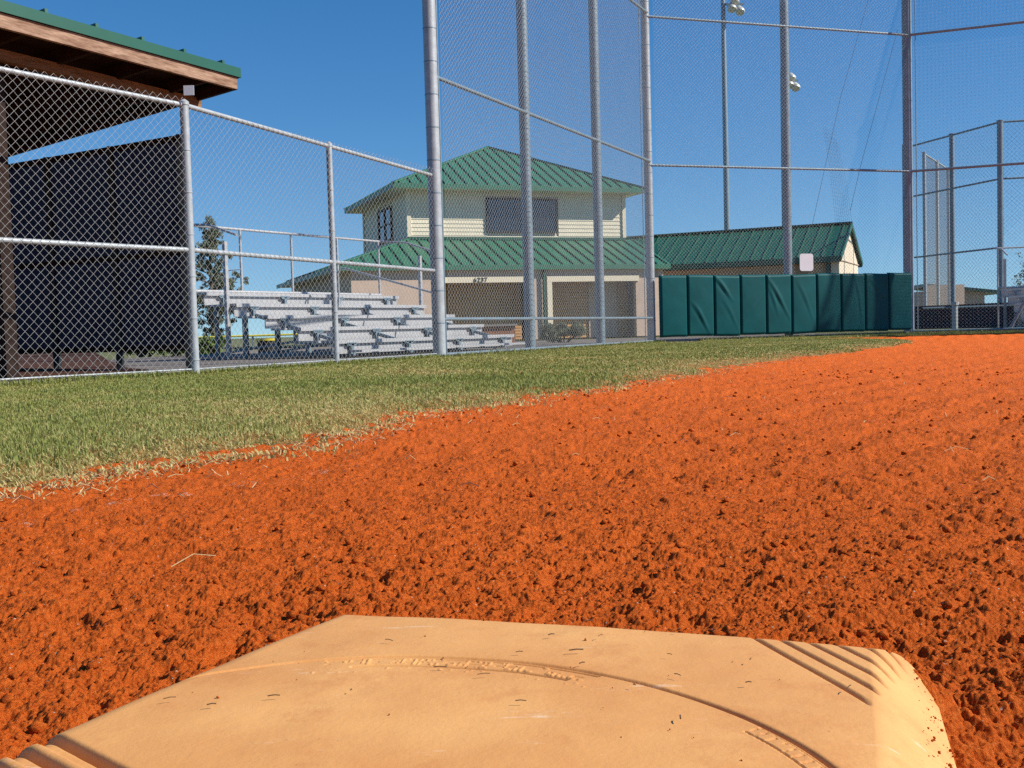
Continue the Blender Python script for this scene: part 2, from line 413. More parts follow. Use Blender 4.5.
# loose clods and straws on the clay
def loose():
    ico = bmesh.new(); bmesh.ops.create_icosphere(ico, subdivisions=1, radius=1)
    base = np.array([v.co[:] for v in ico.verts]); fac = np.array([[v.index for v in f.verts] for f in ico.faces]); ico.free()
    n = 7000
    r = .55+ (rng.random(n)**1.8)*7.; a = (rng.random(n)-.5)*1.5
    x = r*np.sin(a); y = r*np.cos(a)
    ex = np.interp(y, [e[1] for e in edge[3:17]], [e[0] for e in edge[3:17]])
    k = (x > ex+.02) & ~((np.abs(x-.0) < .30) & (np.abs(y-.5) < .30)); x = x[k]; y = y[k]; n = len(x); r = np.hypot(x, y)
    sz = (.0014+.0048*rng.random(n)**4)*np.clip(.75+r*.22,1,2.4)
    P = base[None]*(.65+.7*rng.random((n,len(base),1)))*sz[:,None,None]
    P[:,:,2] *= .7
    z = dirt_height(x, y)
    P += np.stack([x,y,z+sz*.3],1)[:,None]
    F = (fac[None]+(np.arange(n)*len(base))[:,None,None]).reshape(-1,3)
    return np_mesh('loose_clods', P.reshape(-1,3), F, M['dirt'])
tag(loose(), 'loose crumbs of orange clay lying on the infield', 'clay crumbs', None, 'stuff')


# ------------------------------------------------------------------ the base
def base_material():
    m = bpy.data.materials.new('dusty tan rubber'); m.use_nodes = True
    nt = m.node_tree; N = nt.nodes; L = nt.links; b = N['Principled BSDF']
    b.inputs['Roughness'].default_value = .62; b.inputs['Specular IOR Level'].default_value = .3
    g = N.new('ShaderNodeTexCoord'); src = g.outputs['Object']
    def noise(sc, det=6, rough=.6, vec=src):
        n = N.new('ShaderNodeTexNoise'); n.inputs['Scale'].default_value = sc; n.inputs['Detail'].default_value = det
        n.inputs['Roughness'].default_value = rough; L.new(vec, n.inputs['Vector']); return n.outputs['Fac']
    def ramp(s, a, bb, c0, c1):
        r = N.new('ShaderNodeValToRGB'); e = r.color_ramp.elements
        e[0].position, e[0].color = a, (*c0,1); e[1].position, e[1].color = bb, (*c1,1); L.new(s, r.inputs[0]); return r.outputs[0]
    def mix(a, bb, f, t='MIX'):
        mx = N.new('ShaderNodeMix'); mx.data_type = 'RGBA'; mx.blend_type = t
        for s, v in ((6,a),(7,bb),(0,f)):
            if hasattr(v,'is_output'): L.new(v, mx.inputs[s])
            elif s == 0: mx.inputs[0].default_value = v
            else: mx.inputs[s].default_value = (*v,1)
        return mx.outputs[2]
    c = ramp(noise(7), .35, .68, (.60,.262,.078), (.72,.368,.122))
    c = mix(c, (.50,.17,.045), ramp(noise(20,9,.75), .53,.74,(0,0,0),(.60,.60,.60)))
    # orange dust specks and dark flecks
    c = mix(c, (.25,.11,.04), ramp(noise(150,4,.7), .715,.74,(0,0,0),(.8,.8,.8)))
    # pale scuffs, in streaks
    mp = N.new('ShaderNodeMapping'); mp.inputs['Scale'].default_value = (9,60,9); mp.inputs['Rotation'].default_value = (0,0,.9); L.new(src, mp.inputs[0])
    c = mix(c, (.82,.70,.55), ramp(noise(1,6,.8,mp.outputs[0]), .62,.72,(0,0,0),(.5,.5,.5)))
    L.new(c, b.inputs['Base Color'])
    bp = N.new('ShaderNodeBump'); bp.inputs['Strength'].default_value = .35; bp.inputs['Distance'].default_value = .0008
    L.new(noise(330,5,.7), bp.inputs['Height'])
    b2 = N.new('ShaderNodeBump'); b2.inputs['Strength'].default_value = .35; b2.inputs['Distance'].default_value = .004
    L.new(noise(22,4,.5), b2.inputs['Height']); L.new(bp.outputs[0], b2.inputs['Normal'])
    L.new(b2.outputs[0], b.inputs['Normal'])
    return m
M['rubber'] = base_material()
FL = np.array((-.138,.790)); FR = np.array((.258,.657)); NR = np.array((.142,.262)); NL = np.array((-.338,.392))
def base_mesh():
    n = 760
    u = np.linspace(-.03, 1.03, n); v = np.linspace(-.03, 1.03, n)      # u: left->right, v: far->near
    U, W = np.meshgrid(u, v, indexing='ij')
    side = .41
    P = (FL[None,None]*((1-U)*(1-W))[...,None] + FR*(U*(1-W))[...,None] + NR*(U*W)[...,None] + NL*((1-U)*W)[...,None])
    X, Y = P[...,0], P[...,1]
    # inside distance to a rounded square (metres)
    qx = np.abs(U-.5)*side; qy = np.abs(W-.5)*side; R = .022; hx = side/2
    ax = np.maximum(qx-(hx-R), 0); ay = np.maximum(qy-(hx-R), 0)
    d = R-np.hypot(ax, ay); d = np.where((ax == 0) & (ay == 0), np.minimum(hx-qx, hx-qy), d)
    dn = np.clip(d/.040, 0, 1)
    rs = np.clip((U-.80)/.12,0,1)*np.clip(W/.16,0,1)**1.5
    h = .022*np.clip(d/.003, 0, 1)+.036*(1-(1-dn)**(2.1-.60*rs))
    h = h + .0065*(1-((U-.5)**2+(W-.5)**2)*2.2)
    zz = .066+h
    zz = np.where(d < 0, .055, zz)
    # moulded grooves across the far right and near left corners
    def corner(du, dv, s):
        w = du*s + dv*.52*s
        g = 0
        for k in range(6):
            w0 = .046+.0148*k
            wob = .005*np.sin((du-dv)*14)
            e = (w-w0-wob)
            g = np.where((e > -.0048) & (e <= .0012), np.maximum(g, np.clip(1-np.maximum(e,0)/.0012,0,1)*np.clip((e+.0048)/.0048,0,1)**1.5), g)
        return g
    du = (1-U)*side; dv = W*side
    fade = np.clip((du-.009-.22*dv)/.008,0,1)*np.clip((dv-.001)/.004,0,1)
    zz = zz - .0042*corner(du, dv, 1.)*fade
    du2 = U*side; dv2 = (1-W)*side
    w2 = du2*.52+dv2
    g2 = 0
    for k in range(6):
        e = w2-(.163-.0160*k)
        g2 = np.maximum(g2, np.exp(-(e/.0022)**2))
        g2 = np.maximum(g2, .45*np.where((e > -.009) & (e < 0), 1.0, 0))
    zz = zz - .0070*g2*np.clip(d/.012,0,1)
    # ring groove with a raised, worn lettering band
    cx, cy, r0 = -.09, .40, .231
    rr = np.hypot(X-cx, Y-cy); th = np.degrees(np.arctan2(X-cx, Y-cy))
    inb = (d > .012)
    e = rr-r0
    main = np.exp(-(e/.0013)**2)*.0020*((th > -60) & (th < 112))
    main2 = np.where((e < 0) & (e > -.0028), .0008*(1+e/.0028), 0)*((th > -60) & (th < 112))
    wear0 = fbm(X*90, Y*90, 14, 3)
    band = (th > -6) & (th < 36)
    l2 = np.exp(-((e+.0042)/.0010)**2)*.0022*band + np.exp(-((e+.0110)/.0006)**2)*.0009*band*(wear0 > .47)
    l3 = np.exp(-((e+.0185)/.0010)**2)*.0022*((th > -2) & (th < 33))
    zz = zz - (main+main2+l2+l3)*inb
    # worn remains of moulded lettering: short strokes standing in the band
    arc = np.radians(th)*r0
    cell = np.floor(arc/.0072); fx = arc/.0072-cell
    rd = (e+.0112)/.0052
    on = (np.abs(rd) < 1) & band
    st = hash2(cell, cell*0, 5); st2 = hash2(cell, cell*0+1, 9); st3 = hash2(cell, cell*0+2, 3)
    bar_v = (np.abs(fx-.25) < .11) | ((np.abs(fx-.75) < .11) & (st > .45))
    bar_h = (np.abs(np.abs(rd)-.82) < .18) & (fx > .15) & (fx < .85) & (st2 > .3) | ((np.abs(rd) < .16) & (fx > .15) & (fx < .85) & (st3 > .4))
    wear = fbm(X*180, Y*180, 4, 3)
    zz = zz + .0006*(on & (bar_v | bar_h) & (wear > .46))*inb
    # second small panel further round the ring
    p2 = (th > 63) & (th < 83)
    box = ((np.abs(e+.0125) < .0007) | (np.abs(e+.003) < .0007) | (np.abs(th-83) < .25))&(e < -.0025)&(e > -.0131)&(th > 63)&(th < 83.2)
    zz = zz - .0010*box*inb
    on2 = (np.abs((e+.0078)/.0032) < 1) & p2
    zz = zz - .0007*(on2 & (np.abs(fx-.3) < .12) & (wear > .38))*inb
    # crumbs of dirt lying inside the ring
    zz = zz + .0011*np.clip(fbm(X*330, Y*330, 61, 3)-.60,0,1)*4*np.exp(-((e+.024)/.005)**2)*((th > -8) & (th < 40))*inb
    # rubber is not dead flat
    zz = zz + .0022*(fbm(X*11, Y*11, 77, 3)-.5)*np.clip(d/.03,0,1)
    V = np.stack([X.ravel(), Y.ravel(), zz.ravel()], 1)
    o = np_mesh('base', V, quad_idx(n, n), M['rubber'], smooth=True)
    return o
tag(base_mesh(), 'worn tan rubber base with grooved corners half sunk in the orange clay', 'base')

# clippings lying on the base
def litter():
    mb = MB(); r = random.Random(12)
    spots = [(.02,.66),(.045,.69),(.05,.655),(-.02,.585),(-.045,.60),(.10,.665),(.06,.56),(.13,.60),(-.09,.565),(.0,.54),(.085,.575),(.17,.55),(-.13,.56),(.035,.60),(-.16,.55),(.12,.56)]
    for x, y in spots+[(r.uniform(-.19,.21), r.uniform(.48,.70)) for _ in range(6)]:
        a = r.uniform(0, PI); l = r.uniform(.0008,.0038)*(1 if r.random() < .75 else 1.6)
        dx, dy = math.cos(a)*l, math.sin(a)*l*.6
        z = .1322-.030*((x+.0)**2+(y-.52)**2)
        mb.tube([(x-dx,y-dy,z),(x+dx*.1,y+dy*.2,z+.0004),(x+dx,y+dy,z+.0001)], r.uniform(.0002,.0004), 4)
    M['chaff'] = mat('dry dark clippings', (.13,.07,.03), .9, var=.5, vscale=300)
    return mb.build('dry_clippings', M['chaff'])
tag(litter(), 'dark dry grass clippings scattered on top of the tan base', 'clippings', None, 'stuff')
def crumbs():
    ico = bmesh.new(); bmesh.ops.create_icosphere(ico, subdivisions=1, radius=1)
    bs = np.array([v.co[:] for v in ico.verts]); fc = np.array([[v.index for v in f.verts] for f in ico.faces]); ico.free()
    n = 420; g = np.random.default_rng(3)
    U = g.random(n); W = g.random(n)*.75
    e_ = g.integers(0, 3, n); k = np.abs(g.normal(size=n))*.022+.008
    U = np.where(e_ == 0, k, np.where(e_ == 1, 1-k, U)); W = np.where(e_ == 2, k, W)
    free = g.random(n) < .07; U = np.where(free, g.random(n)*.96+.02, U); W = np.where(free, g.random(n)*.75+.02, W)
    P0 = FL[None]*((1-U)*(1-W))[:,None]+FR*(U*(1-W))[:,None]+NR*(U*W)[:,None]+NL*((1-U)*W)[:,None]
    d = np.minimum(np.minimum(U,1-U), np.minimum(W,1-W))*.41
    z = .066+.022*np.clip(d/.003,0,1)+.036*(1-(1-np.clip(d/.04,0,1))**2.1)+.0065*(1-((U-.5)**2+(W-.5)**2)*2.2)
    sz = .0003+.0007*g.random(n)**3
    P = bs[None]*(.6+.8*g.random((n,len(bs),1)))*sz[:,None,None]+np.stack([P0[:,0],P0[:,1],z+sz*.3],1)[:,None]
    F = (fc[None]+(np.arange(n)*len(bs))[:,None,None]).reshape(-1,3)
    return np_mesh('clay_crumbs', P.reshape(-1,3), F, M['dirt'])
tag(crumbs(), 'fine orange clay crumbs spilled over the edges of the base', 'clay crumbs', None, 'stuff')
def straws():
    mb = MB(); r = random.Random(5)
    ex = lambda y: np.interp(y, [e[1] for e in edge[3:17]], [e[0] for e in edge[3:17]])
    for k in range(900):
        y = 2.0+r.random()**1.6*9; x = ex(y)+abs(r.gauss(0,.16))
        if r.random() < .12: x = ex(y)+r.random()*3; 
        z = float(dirt_height(np.array([x]), np.array([y]))[0])+.004
        a = r.uniform(0, PI); l = r.uniform(.012,.05)
        mb.tube([(x,y,z),(x+math.cos(a)*l*.5,y+math.sin(a)*l*.5,z+r.uniform(.003,.012)),(x+math.cos(a)*l,y+math.sin(a)*l,z)], r.uniform(.0007,.0012), 3)
    for (x, y, a) in [(1.0,2.5,.3),(1.03,2.52,1.4),(-.42,1.3,1.0)]:
        z = float(dirt_height(np.array([x]), np.array([y]))[0])+.006
        l = .07; mb.tube([(x,y,z),(x+math.cos(a)*l*.5,y+math.sin(a)*l*.5,z+.009),(x+math.cos(a)*l,y+math.sin(a)*l,z)], .0006, 3)
    M['straw'] = mat('dry straw', (.48,.36,.17), .8)
    return mb.build('dry_straw', M['straw'])
tag(straws(), 'dry straw strewn along the edge between turf and clay', 'straw', None, 'stuff')

# ------------------------------------------------------------------ chain link fences
def chain_mesh(name, P0, P1, z0, z1, parent, m, r=.0021, pitch=.0357, off=0., knuckle=0.):
    """real woven wires: each wire zigzags upward and hooks its neighbour"""
    P0 = np.array(P0, float); P1 = np.array(P1, float); L = np.hypot(*(P1-P0)); e = (P1-P0)/L
    nrm = np.array((e[1], -e[0]))
    if nrm @ (-(P0+P1)/2) < 0: nrm = -nrm
    nw = int(L/pitch); nz = int((z1-z0)/pitch)
    i = np.arange(nw)[:,None]; k = np.arange(nz+1)[None]
    s = (i + ((k+i) % 2))*pitch
    s = s + .004*(vnoise(i*.7+k*0., k*.35+i*0., 3)-.5)
    z = z0+k*(z1-z0)/nz+0*i
    if knuckle: z = z + 0.
    d = off + np.where((k % 2) == 0, r*.9, -r*.9) + .006*(vnoise(i*.09, k*.05, 8)-.5)
    sl = (z0-z0)
    Xc = P0[0]+e[0]*s+nrm[0]*d; Yc = P0[1]+e[1]*s+nrm[1]*d
    ring = []
    for q in range(3):
        a = 2*PI*q/3+.5
        ox = math.cos(a)*r*1.2; oz = math.sin(a)*r
        ring.append(np.stack([Xc+e[0]*ox+nrm[0]*oz, Yc+e[1]*ox+nrm[1]*oz, z+0*Xc], -1))
    V = np.stack(ring, 2).reshape(-1, 3)
    w, kk = np.meshgrid(np.arange(nw), np.arange(nz), indexing='ij')
    b = ((w*(nz+1)+kk)*3).ravel()
    F = np.concatenate([np.stack([b+q, b+(q+1)%3, b+3+(q+1)%3, b+3+q], 1) for q in range(3)])
    return np_mesh(name, V, F, m, parent, smooth=True)
def ring_band(mb, p, R, h=.02, n=14):
    mb.tube([(p[0],p[1],p[2]-h/2),(p[0],p[1],p[2]+h/2)], R, n)
def fence(label, posts, rails, mesh, group=None, m_post='galv', m_wire='wire', dz=0, wire=.0021, pitch=.0357, ties=True, ballcap=True, barends=(), H_dark=False):
    """posts: (x, y, radius, z0, z1);  rails: (p, q, radius);  mesh: (P0, P1, z0, z1)"""
    x0 = sum(p[0] for p in posts)/len(posts); y0 = sum(p[1] for p in posts)/len(posts)
    t = thing('chain_link_fence', label, 'fence', group)
    for pi, (x, y, r, z0, z1) in enumerate(posts):
        if H_dark and pi: m_post = 'galvd'
        mb = MB(); mb.tube([(x,y,z0),(x,y,(z0+z1)/2),(x,y,z1-.01),(x,y,z1)], [r,r,r,r*.6], 20)
        po = mb.build('post', M[m_post], t, smooth=True)
        if z1-z0 > 1 and ballcap:
            mb = MB(); mb.tube([(x,y,z1-.03),(x,y,z1-.004),(x,y,z1+.004),(x,y,z1+.02)], [r*1.15,r*1.15,r*.9,r*.3], 16)
            mb.build('cap', M[m_post], po, smooth=True)
    for (a, b, r) in rails:
        MB().tube([a, b], r, 12).build('rail', M[m_post], t, smooth=True)
    for q in mesh:
        chain_mesh('wire_mesh', *q, parent=t, m=M[m_wire], r=wire, pitch=pitch)
    # bands and ties
    if ties:
        for pi, (x, y, r, z0, z1) in enumerate(posts):
            if z1-z0 < 1: continue
            k = int((z1-z0)/.38); tb = MB(); ring_band(tb, (0,0,0), r+.004, .012); b0_ = tb.build('band', M[m_post], None, smooth=True)
            for j in range(k):
                b1_ = b0_ if j == 0 else b0_.copy()
                if j: C.objects.link(b1_)
                b1_.parent = t; b1_.location = (x, y, z0+.15+j*(z1-z0-.2)/k)
    if barends:
        for (x, y, z0, z1) in barends:
            MB().tube([(x,y,z0),(x,y,z1)], .009, 6).build('tension_bar', M[m_post], t)
    return t
def off(P, Q, d):
    """shift the plan line PQ by d towards the infield"""
    P = Vector(P); Q = Vector(Q); e = (Q-P).normalized(); n = Vector((e.y, -e.x))
    if n.dot(-(P+Q)/2) < 0: n = -n
    return tuple(P+n*d), tuple(Q+n*d)
a0 = (-4.85,6.2); a1 = (-3.60,7.9); a2 = (-2.665,9.1); a3 = (-1.775,10.97); a4 = (-.854,12.9)
# dugout fence, in front of the dugout and then beside the stands
o1, o2 = off(a0, a2, .022), off(a2, a4, .022)
zt = lambda p: 2.29-.025*(p[1]-9.1)
rl = []
for p, q in ((a0,a1),(a1,a2),(a2,a3),(a3,a4)):
    P, Q = off(p, q, .0)
    rl.append(((*P, zt(p)-.02), (*Q, zt(q)-.02), .021))
for p, q in ((a0,a1),(a1,a2),(a2,a3),(a3,a4)):
    zm = lambda w: 1.07-.004*(w[1]-9)
    rl.append(((*p, zm(p)), (*q, zm(q)), .021))
    rl.append(((*p, .07), (*q, .07), .008))
t = fence('eight foot chain link fence in front of the dugout and the stands', [(*a0,.030,0,2.36),(*a2,.036,0,2.30),(*a3,.030,0,2.25)], rl,
      [(o1[0], o1[1], .05, 2.33), (o2[0], o2[1], .04, 2.26)], wire=.0015)
# tall wing of the backstop
J = (-.854,12.9); K = (2.595,19.9); W2 = (.275,15.191); W3 = (1.467,17.61); H = 7.4
oJ, oK = off(J, K, .085)
dv = Vector((K[0]-J[0],K[1]-J[1])).normalized()
fence('tall chain link wing of the backstop standing in front of the two-storey building',
      [(*J,.078,-.1,H),(*W2,.075,-.1,H),(*W3,.075,-.1,H)],
      [((*off(J,K,.05)[0], z), (*off(J,K,.05)[1], z), r) for z, r in ((3.33,.024),(6.0,.024),(.48,.021),(.06,.018),(7.3,.024))],
      [((oJ[0]+dv.x*.09,oJ[1]+dv.y*.09), (oK[0]-dv.x*.1,oK[1]-dv.y*.1), .05, 7.35)], H_dark=True, wire=.0021, barends=[(J[0]+.085,J[1]+.02,.0,7.3),(K[0]-.13,K[1]-.16,0,7.3)])
# back panel
K2 = (8.009,21.7); Q5 = (5.36,20.82)
oA, oB = off(K, K2, .10)
fence('tall chain link panel of the backstop behind the green pads',
      [(*K,.078,-.1,H),(*Q5,.082,-.1,H),(*K2,.092,-.1,H)],
      [((*off(K,K2,.06)[0], z), (*off(K,K2,.06)[1], z), r) for z, r in ((3.26,.024),(5.93,.024),(.06,.018),(7.3,.024))],
      [((oA[0]+.1,oA[1]+.03), (oB[0]-.05,oB[1]), .05, 7.35)], H_dark=True, m_wire='wirefar', wire=.0019)
# right hand wing, coming back toward the camera
R1 = (11.20,20.57); R2 = (15.12,19.19)
oR, oS = off(K2, R2, .10)
fence('right hand wing of the tall backstop with the second field beyond it', [(*R1,.105,-.1,H),(*R2,.105,-.1,H)], m_post='galvd', m_wire='wirefar', rails=
      [((K2[0],K2[1]-.06,z),(R2[0],R2[1]-.06,z2), .026) for z, z2 in ((3.26,3.26),(5.93,5.95),(.08,.08),(7.3,7.3))]+[((R1[0],R1[1],3.2),(9.75,21.08,.1),.03),((R2[0],R2[1],3.2),(12.9,19.97,.1),.03),((14.4,19.4,3.2),(12.3,20.2,.1),.02)],
      mesh=[((oR[0]+.1,oR[1]), oS, .05, 7.35)], barends=[(K2[0]+.13,K2[1]-.1,0,7.3)])

# green pads strapped to the back panel
def pad(i, n, x0, x1, y0, y1, bulge, crease):
    nu, nv = 26, 44
    L = math.hypot(x1-x0, y1-y0); ex, ey = (x1-x0)/L, (y1-y0)/L; nx_, ny_ = ey, -ex
    u = np.linspace(0,1,nu); v = np.linspace(0,1,nv); U, W = np.meshgrid(u, v, indexing='ij')
    edge_ = np.minimum(np.minimum(U,1-U)*L/.02, np.minimum(W,1-W)*1.13/.02).clip(0,1)
    d = .05*np.sqrt(1-(1-edge_)**2)+.03 + bulge*np.sin(U*PI)*np.sin(W*PI)
    if crease:
        for (ua, va, ub, vb, amp) in crease:
            dx, dy = (ub-ua)*L, (vb-va)*1.13; l = math.hypot(dx, dy)
            px = (U-ua)*L; py = (W-va)*1.13
            tt = np.clip((px*dx+py*dy)/l/l, 0, 1); dist = (px*dy-py*dx)/l
            gate = np.exp(-np.clip(np.hypot(px-tt*dx, py-tt*dy)-np.abs(dist),0,9)**2/.001)
            d = d + amp*.45*np.exp(-((dist+.02*np.sin(tt*5))/.030)**2)*gate*np.sin(np.clip(tt*.86+.07,0,1)*PI) - amp*.22*np.exp(-((dist-.045)/.03)**2)*gate*np.sin(np.clip(tt*.86+.07,0,1)*PI)
    d = d + .006*(fbm(U*3+i*7, W*5, 5, 2)-.5)*edge_
    z = .115+W*1.13+.008*math.sin(i*2.3)+.006*np.sin(U*PI+i)
    X = x0+ex*U*L+nx_*(d+.06); Y = y0+ey*U*L+ny_*(d+.06)
    V = np.stack([X.ravel(),Y.ravel(),z.ravel()],1)
    Vb = np.stack([(x0+ex*U*L+nx_*.062).ravel(),(y0+ey*U*L+ny_*.062).ravel(),z.ravel()],1)
    F = quad_idx(nu,nv); Fb = F[:, ::-1]+len(V)
    def idx(a, b): return a*nv+b
    side = []
    for a in range(nu-1):
        for b in (0, nv-1): side.append((idx(a,b), idx(a+1,b), idx(a+1,b)+len(V), idx(a,b)+len(V)))
    for b in range(nv-1):
        for a in (0, nu-1): side.append((idx(a,b), idx(a,b+1), idx(a,b+1)+len(V), idx(a,b)+len(V)))
    o = np_mesh('wall_pad', np.concatenate([V,Vb]), np.concatenate([F,Fb,np.array(side)]), M['pad'], smooth=True)
    # straps
    mb = MB()
    for zz in (.32, .95):
        for e_ in (.012,):
            mb.box((x0+ex*(L-.006)+nx_*.11, y0+ey*(L-.006)+ny_*.11, zz), (.02,.05,.03), rz=math.atan2(ey,ex))
    return o
pl = ['leftmost flat green pad next to the tall galvanised corner post', 'second green pad from the left, diagonal crease at its foot',
      'third green pad from the left, creased from its upper left corner', 'fourth green pad from the left, smooth and evenly lit',
      'fifth green pad from the left, creased at the top beside the middle post', 'green pad directly below the white sign, right of the middle backstop post',
      'fourth green pad from the right end, diagonal shadow across it', 'third green pad from the right end of the row',
      'second green pad from the right end of the row', 'rightmost green pad beside the thick dark corner post']
cuts = [.205,.84,1.47,2.09,2.70,3.27,3.83,4.38,4.93,5.14+.12,5.60]
cuts = [.10+.553*k for k in range(11)]
ux_, uy_ = (K2[0]-K[0])/5.706, (K2[1]-K[1])/5.706
cr = {1:[(.15,.55,.85,.04,.035)], 2:[(.02,.97,.7,.60,.04),(.3,.6,.95,.1,.015)], 3:[(.1,.2,.9,.7,.010)], 4:[(.0,.97,.95,.25,.038),(.0,.9,.5,.3,.02)], 5:[(.2,.9,.9,.2,.015)], 7:[(.6,.9,.9,.1,.02)], 8:[(.2,.9,.9,.5,.02)]}
for k in range(10):
    s0, s1 = cuts[k]+.004, cuts[k+1]-.004
    o = pad(k, 11, K[0]+ux_*s0, K[0]+ux_*s1, K[1]+uy_*s0, K[1]+uy_*s1, .012+.01*random.random(), cr.get(k))
    o.location = (ux_*0+uy_*.06, -ux_*.06, 0)
    tag(o, pl[k], 'wall pad', 'green pads strapped along the backstop')
# gatepost-like steel uprights behind, near the corner
tb = MB(); tb.tube([(8.17,22.3,0),(8.17,22.3,3.9)], .055, 14)
tag(tb.build('steel_post', M['galvd'], smooth=True), 'shorter dark pole standing just behind the thick corner post of the backstop', 'post')
# white sign hung on the mesh
sg = MB(); w_, h_, r_ = .30, .33, .05
pts = []
for cx, cy, a0_ in ((w_/2-r_, h_/2-r_, 0), (-w_/2+r_, h_/2-r_, 90), (-w_/2+r_, -h_/2+r_, 180), (w_/2-r_, -h_/2+r_, 270)):
    for j in range(6):
        a = math.radians(a0_+j*18); pts.append((cx+r_*math.cos(a), cy+r_*math.sin(a)))
sx, sy, sz = 5.69, 20.86, 1.47
n2 = len(pts); ee = Vector((ux_, uy_, 0)); nn = Vector((uy_, -ux_, 0))
P = [Vector((sx,sy,sz))+ee*p[0]+Vector((0,0,p[1]))+nn*dd for dd in (.065,.07) for p in pts]
sg.poly(P, [tuple(range(n2)), tuple(reversed(range(n2,2*n2)))]+[(i,n2+i,n2+(i+1)%n2,(i+1)%n2) for i in range(n2)])
tag(sg.build('sign', M['white']), 'small blank white sign with rounded corners hung on the backstop mesh', 'sign')

# ------------------------------------------------------------------ dugout at left
dg = thing('dugout', 'timber dugout with a green metal roof behind the chain link fence', 'dugout')
fr = Vector((-2.475,10.11,0)); fl0 = Vector((-3.64,7.97,0)); fd = (fl0-fr).normalized(); fl = fr+fd*5.2     # front edge line
bk = Vector((fd.y, -fd.x, 0)); 
if bk.x > 0: bk = -bk
dep = 3.5; zf, zb_ = 2.715, 2.40           # underside height at front edge and at back
c = [fr, fl, fl+bk*dep, fr+bk*dep]
def rz_(p, up=0.):                         # roof level at plan point p
    k = (p-fr).dot(bk)/dep; return zf+(zb_-zf)*k+up
mb = MB(); mb.slab([(p.x,p.y,rz_(p,.095)) for p in (fr-bk*.03-fd*.03, fl-bk*.03, fl+bk*dep, fr+bk*dep-fd*.03)], .028)
q0 = fr-bk*.035-fd*.03; q1 = fl-bk*.035
mb.bar((q0.x,q0.y,rz_(q0)+.05), (q1.x,q1.y,rz_(q1)+.05), .012, .085)
q2 = fr+bk*dep-fd*.035; mb.bar((q0.x,q0.y,rz_(q0)+.05), (q2.x,q2.y,rz_(q2)+.05), .012, .085)
roof = mb.build('roof', M['roof'], dg)
for k in range(12):
    p = fr+fd*(.18+k*.47)-bk*.03; q = p+bk*(dep)
    mb = MB(); mb.bar((p.x,p.y,rz_(p,.095+.012)), (q.x,q.y,rz_(q,.095+.012)), .03, .04); mb.build('rib', M['roof'], roof)
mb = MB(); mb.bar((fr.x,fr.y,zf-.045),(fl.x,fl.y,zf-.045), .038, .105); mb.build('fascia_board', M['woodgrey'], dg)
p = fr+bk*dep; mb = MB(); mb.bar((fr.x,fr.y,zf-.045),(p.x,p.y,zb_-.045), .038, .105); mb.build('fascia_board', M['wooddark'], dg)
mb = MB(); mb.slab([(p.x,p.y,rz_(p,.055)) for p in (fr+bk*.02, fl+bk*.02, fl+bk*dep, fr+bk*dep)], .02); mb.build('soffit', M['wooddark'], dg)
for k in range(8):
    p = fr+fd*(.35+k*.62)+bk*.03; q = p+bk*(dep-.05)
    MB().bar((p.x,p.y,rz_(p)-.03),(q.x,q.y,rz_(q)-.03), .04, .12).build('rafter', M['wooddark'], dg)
b0 = Vector((-2.912,10.40,2.56)); bd = (Vector((-3.887,8.475,0))-Vector((-2.912,10.4,0))).normalized(); b1 = b0+bd*5.2; b1.z = 2.54
MB().bar(b0, b1, .09, .085).build('beam', M['wood'], dg)
for s in (2.17, 4.6):
    p = b0+bd*s+bk*.08
    MB().box((p.x,p.y,1.26), (.11,.11,2.52), rz=math.atan2(bd.y,bd.x)).build('post', M['postdark'], dg)
# end screen and rear screen
e0 = Vector((-3.06,10.31,0)); e1 = e0+Vector((-1746,1080,0)).normalized()*4.0
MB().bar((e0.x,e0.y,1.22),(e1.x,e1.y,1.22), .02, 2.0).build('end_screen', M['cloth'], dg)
for z in (2.22, 1.15, .24):
    MB().bar((e0.x,e0.y-.03,z),(e1.x,e1.y-.03,z), .05, .05).build('screen_rail', M['wooddark'], dg)
for k in range(5):
    p = e0.lerp(e1, k/4); MB().box((p.x,p.y-.03,1.12), (.06,.06,2.26)).build('screen_post', M['screen'], dg)
p = e1+fd*5.5
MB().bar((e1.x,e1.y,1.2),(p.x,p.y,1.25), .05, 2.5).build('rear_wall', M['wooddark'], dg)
# player bench
p = fr+bk*2.3+fd*.9; q = p+fd*3.5
bn = MB(); bn.bar((p.x,p.y,.46),(q.x,q.y,.46), .28, .04)
MBq = bn.build('bench', M['wood'], dg)
for s in (.2, 1.7, 3.2):
    w = p+fd*s; MB().box((w.x,w.y,.22), (.08,.25,.44)).build('leg', M['galvd'], MBq)
# number plate on the fence corner post
tg = MB(); tg.box((-2.60,9.03,2.375), (.085,.006,.08)); tag(tg.build('tag_plate', M['white']), 'small white plate at the top of the fence post under the dugout roof', 'plate')

# mulch, curb and slabs behind the fence
mu = MB(); mu.slab([(-2.75,9.25,.028),(-5.2,5.9,.028),(-14,3,.1),(-16,20,.25),(-8.6,22,.2),(-4.2,11.6,.05)], .04)
tag(mu.build('mulch_bed', M['mulch']), kind='structure')
cb = MB()
for p, q in ((a0,a2),(a2,a4)):
    e = (Vector(q)-Vector(p)).normalized(); nn_ = Vector((e.y,-e.x)); 
    if nn_.dot(-Vector(p)) < 0: nn_ = -nn_
    P = Vector(p)-nn_*.10; Q = Vector(q)-nn_*.10
    cb.bar((P.x,P.y,.02),(Q.x,Q.y,.02), .13, .085)
tag(cb.build('curb', M['conc'], bevel=.01), kind='structure')
cb = MB(); e = dv; nn_ = Vector((e.y,-e.x))
for p, q in ((J,K),):
    cb.slab([(p[0],p[1]+.1,.02),(q[0]-.1,q[1]+.1,.02),(q[0]-.8,q[1]+.4,.02),(p[0]-.75,p[1]+.35,.02)], .05)
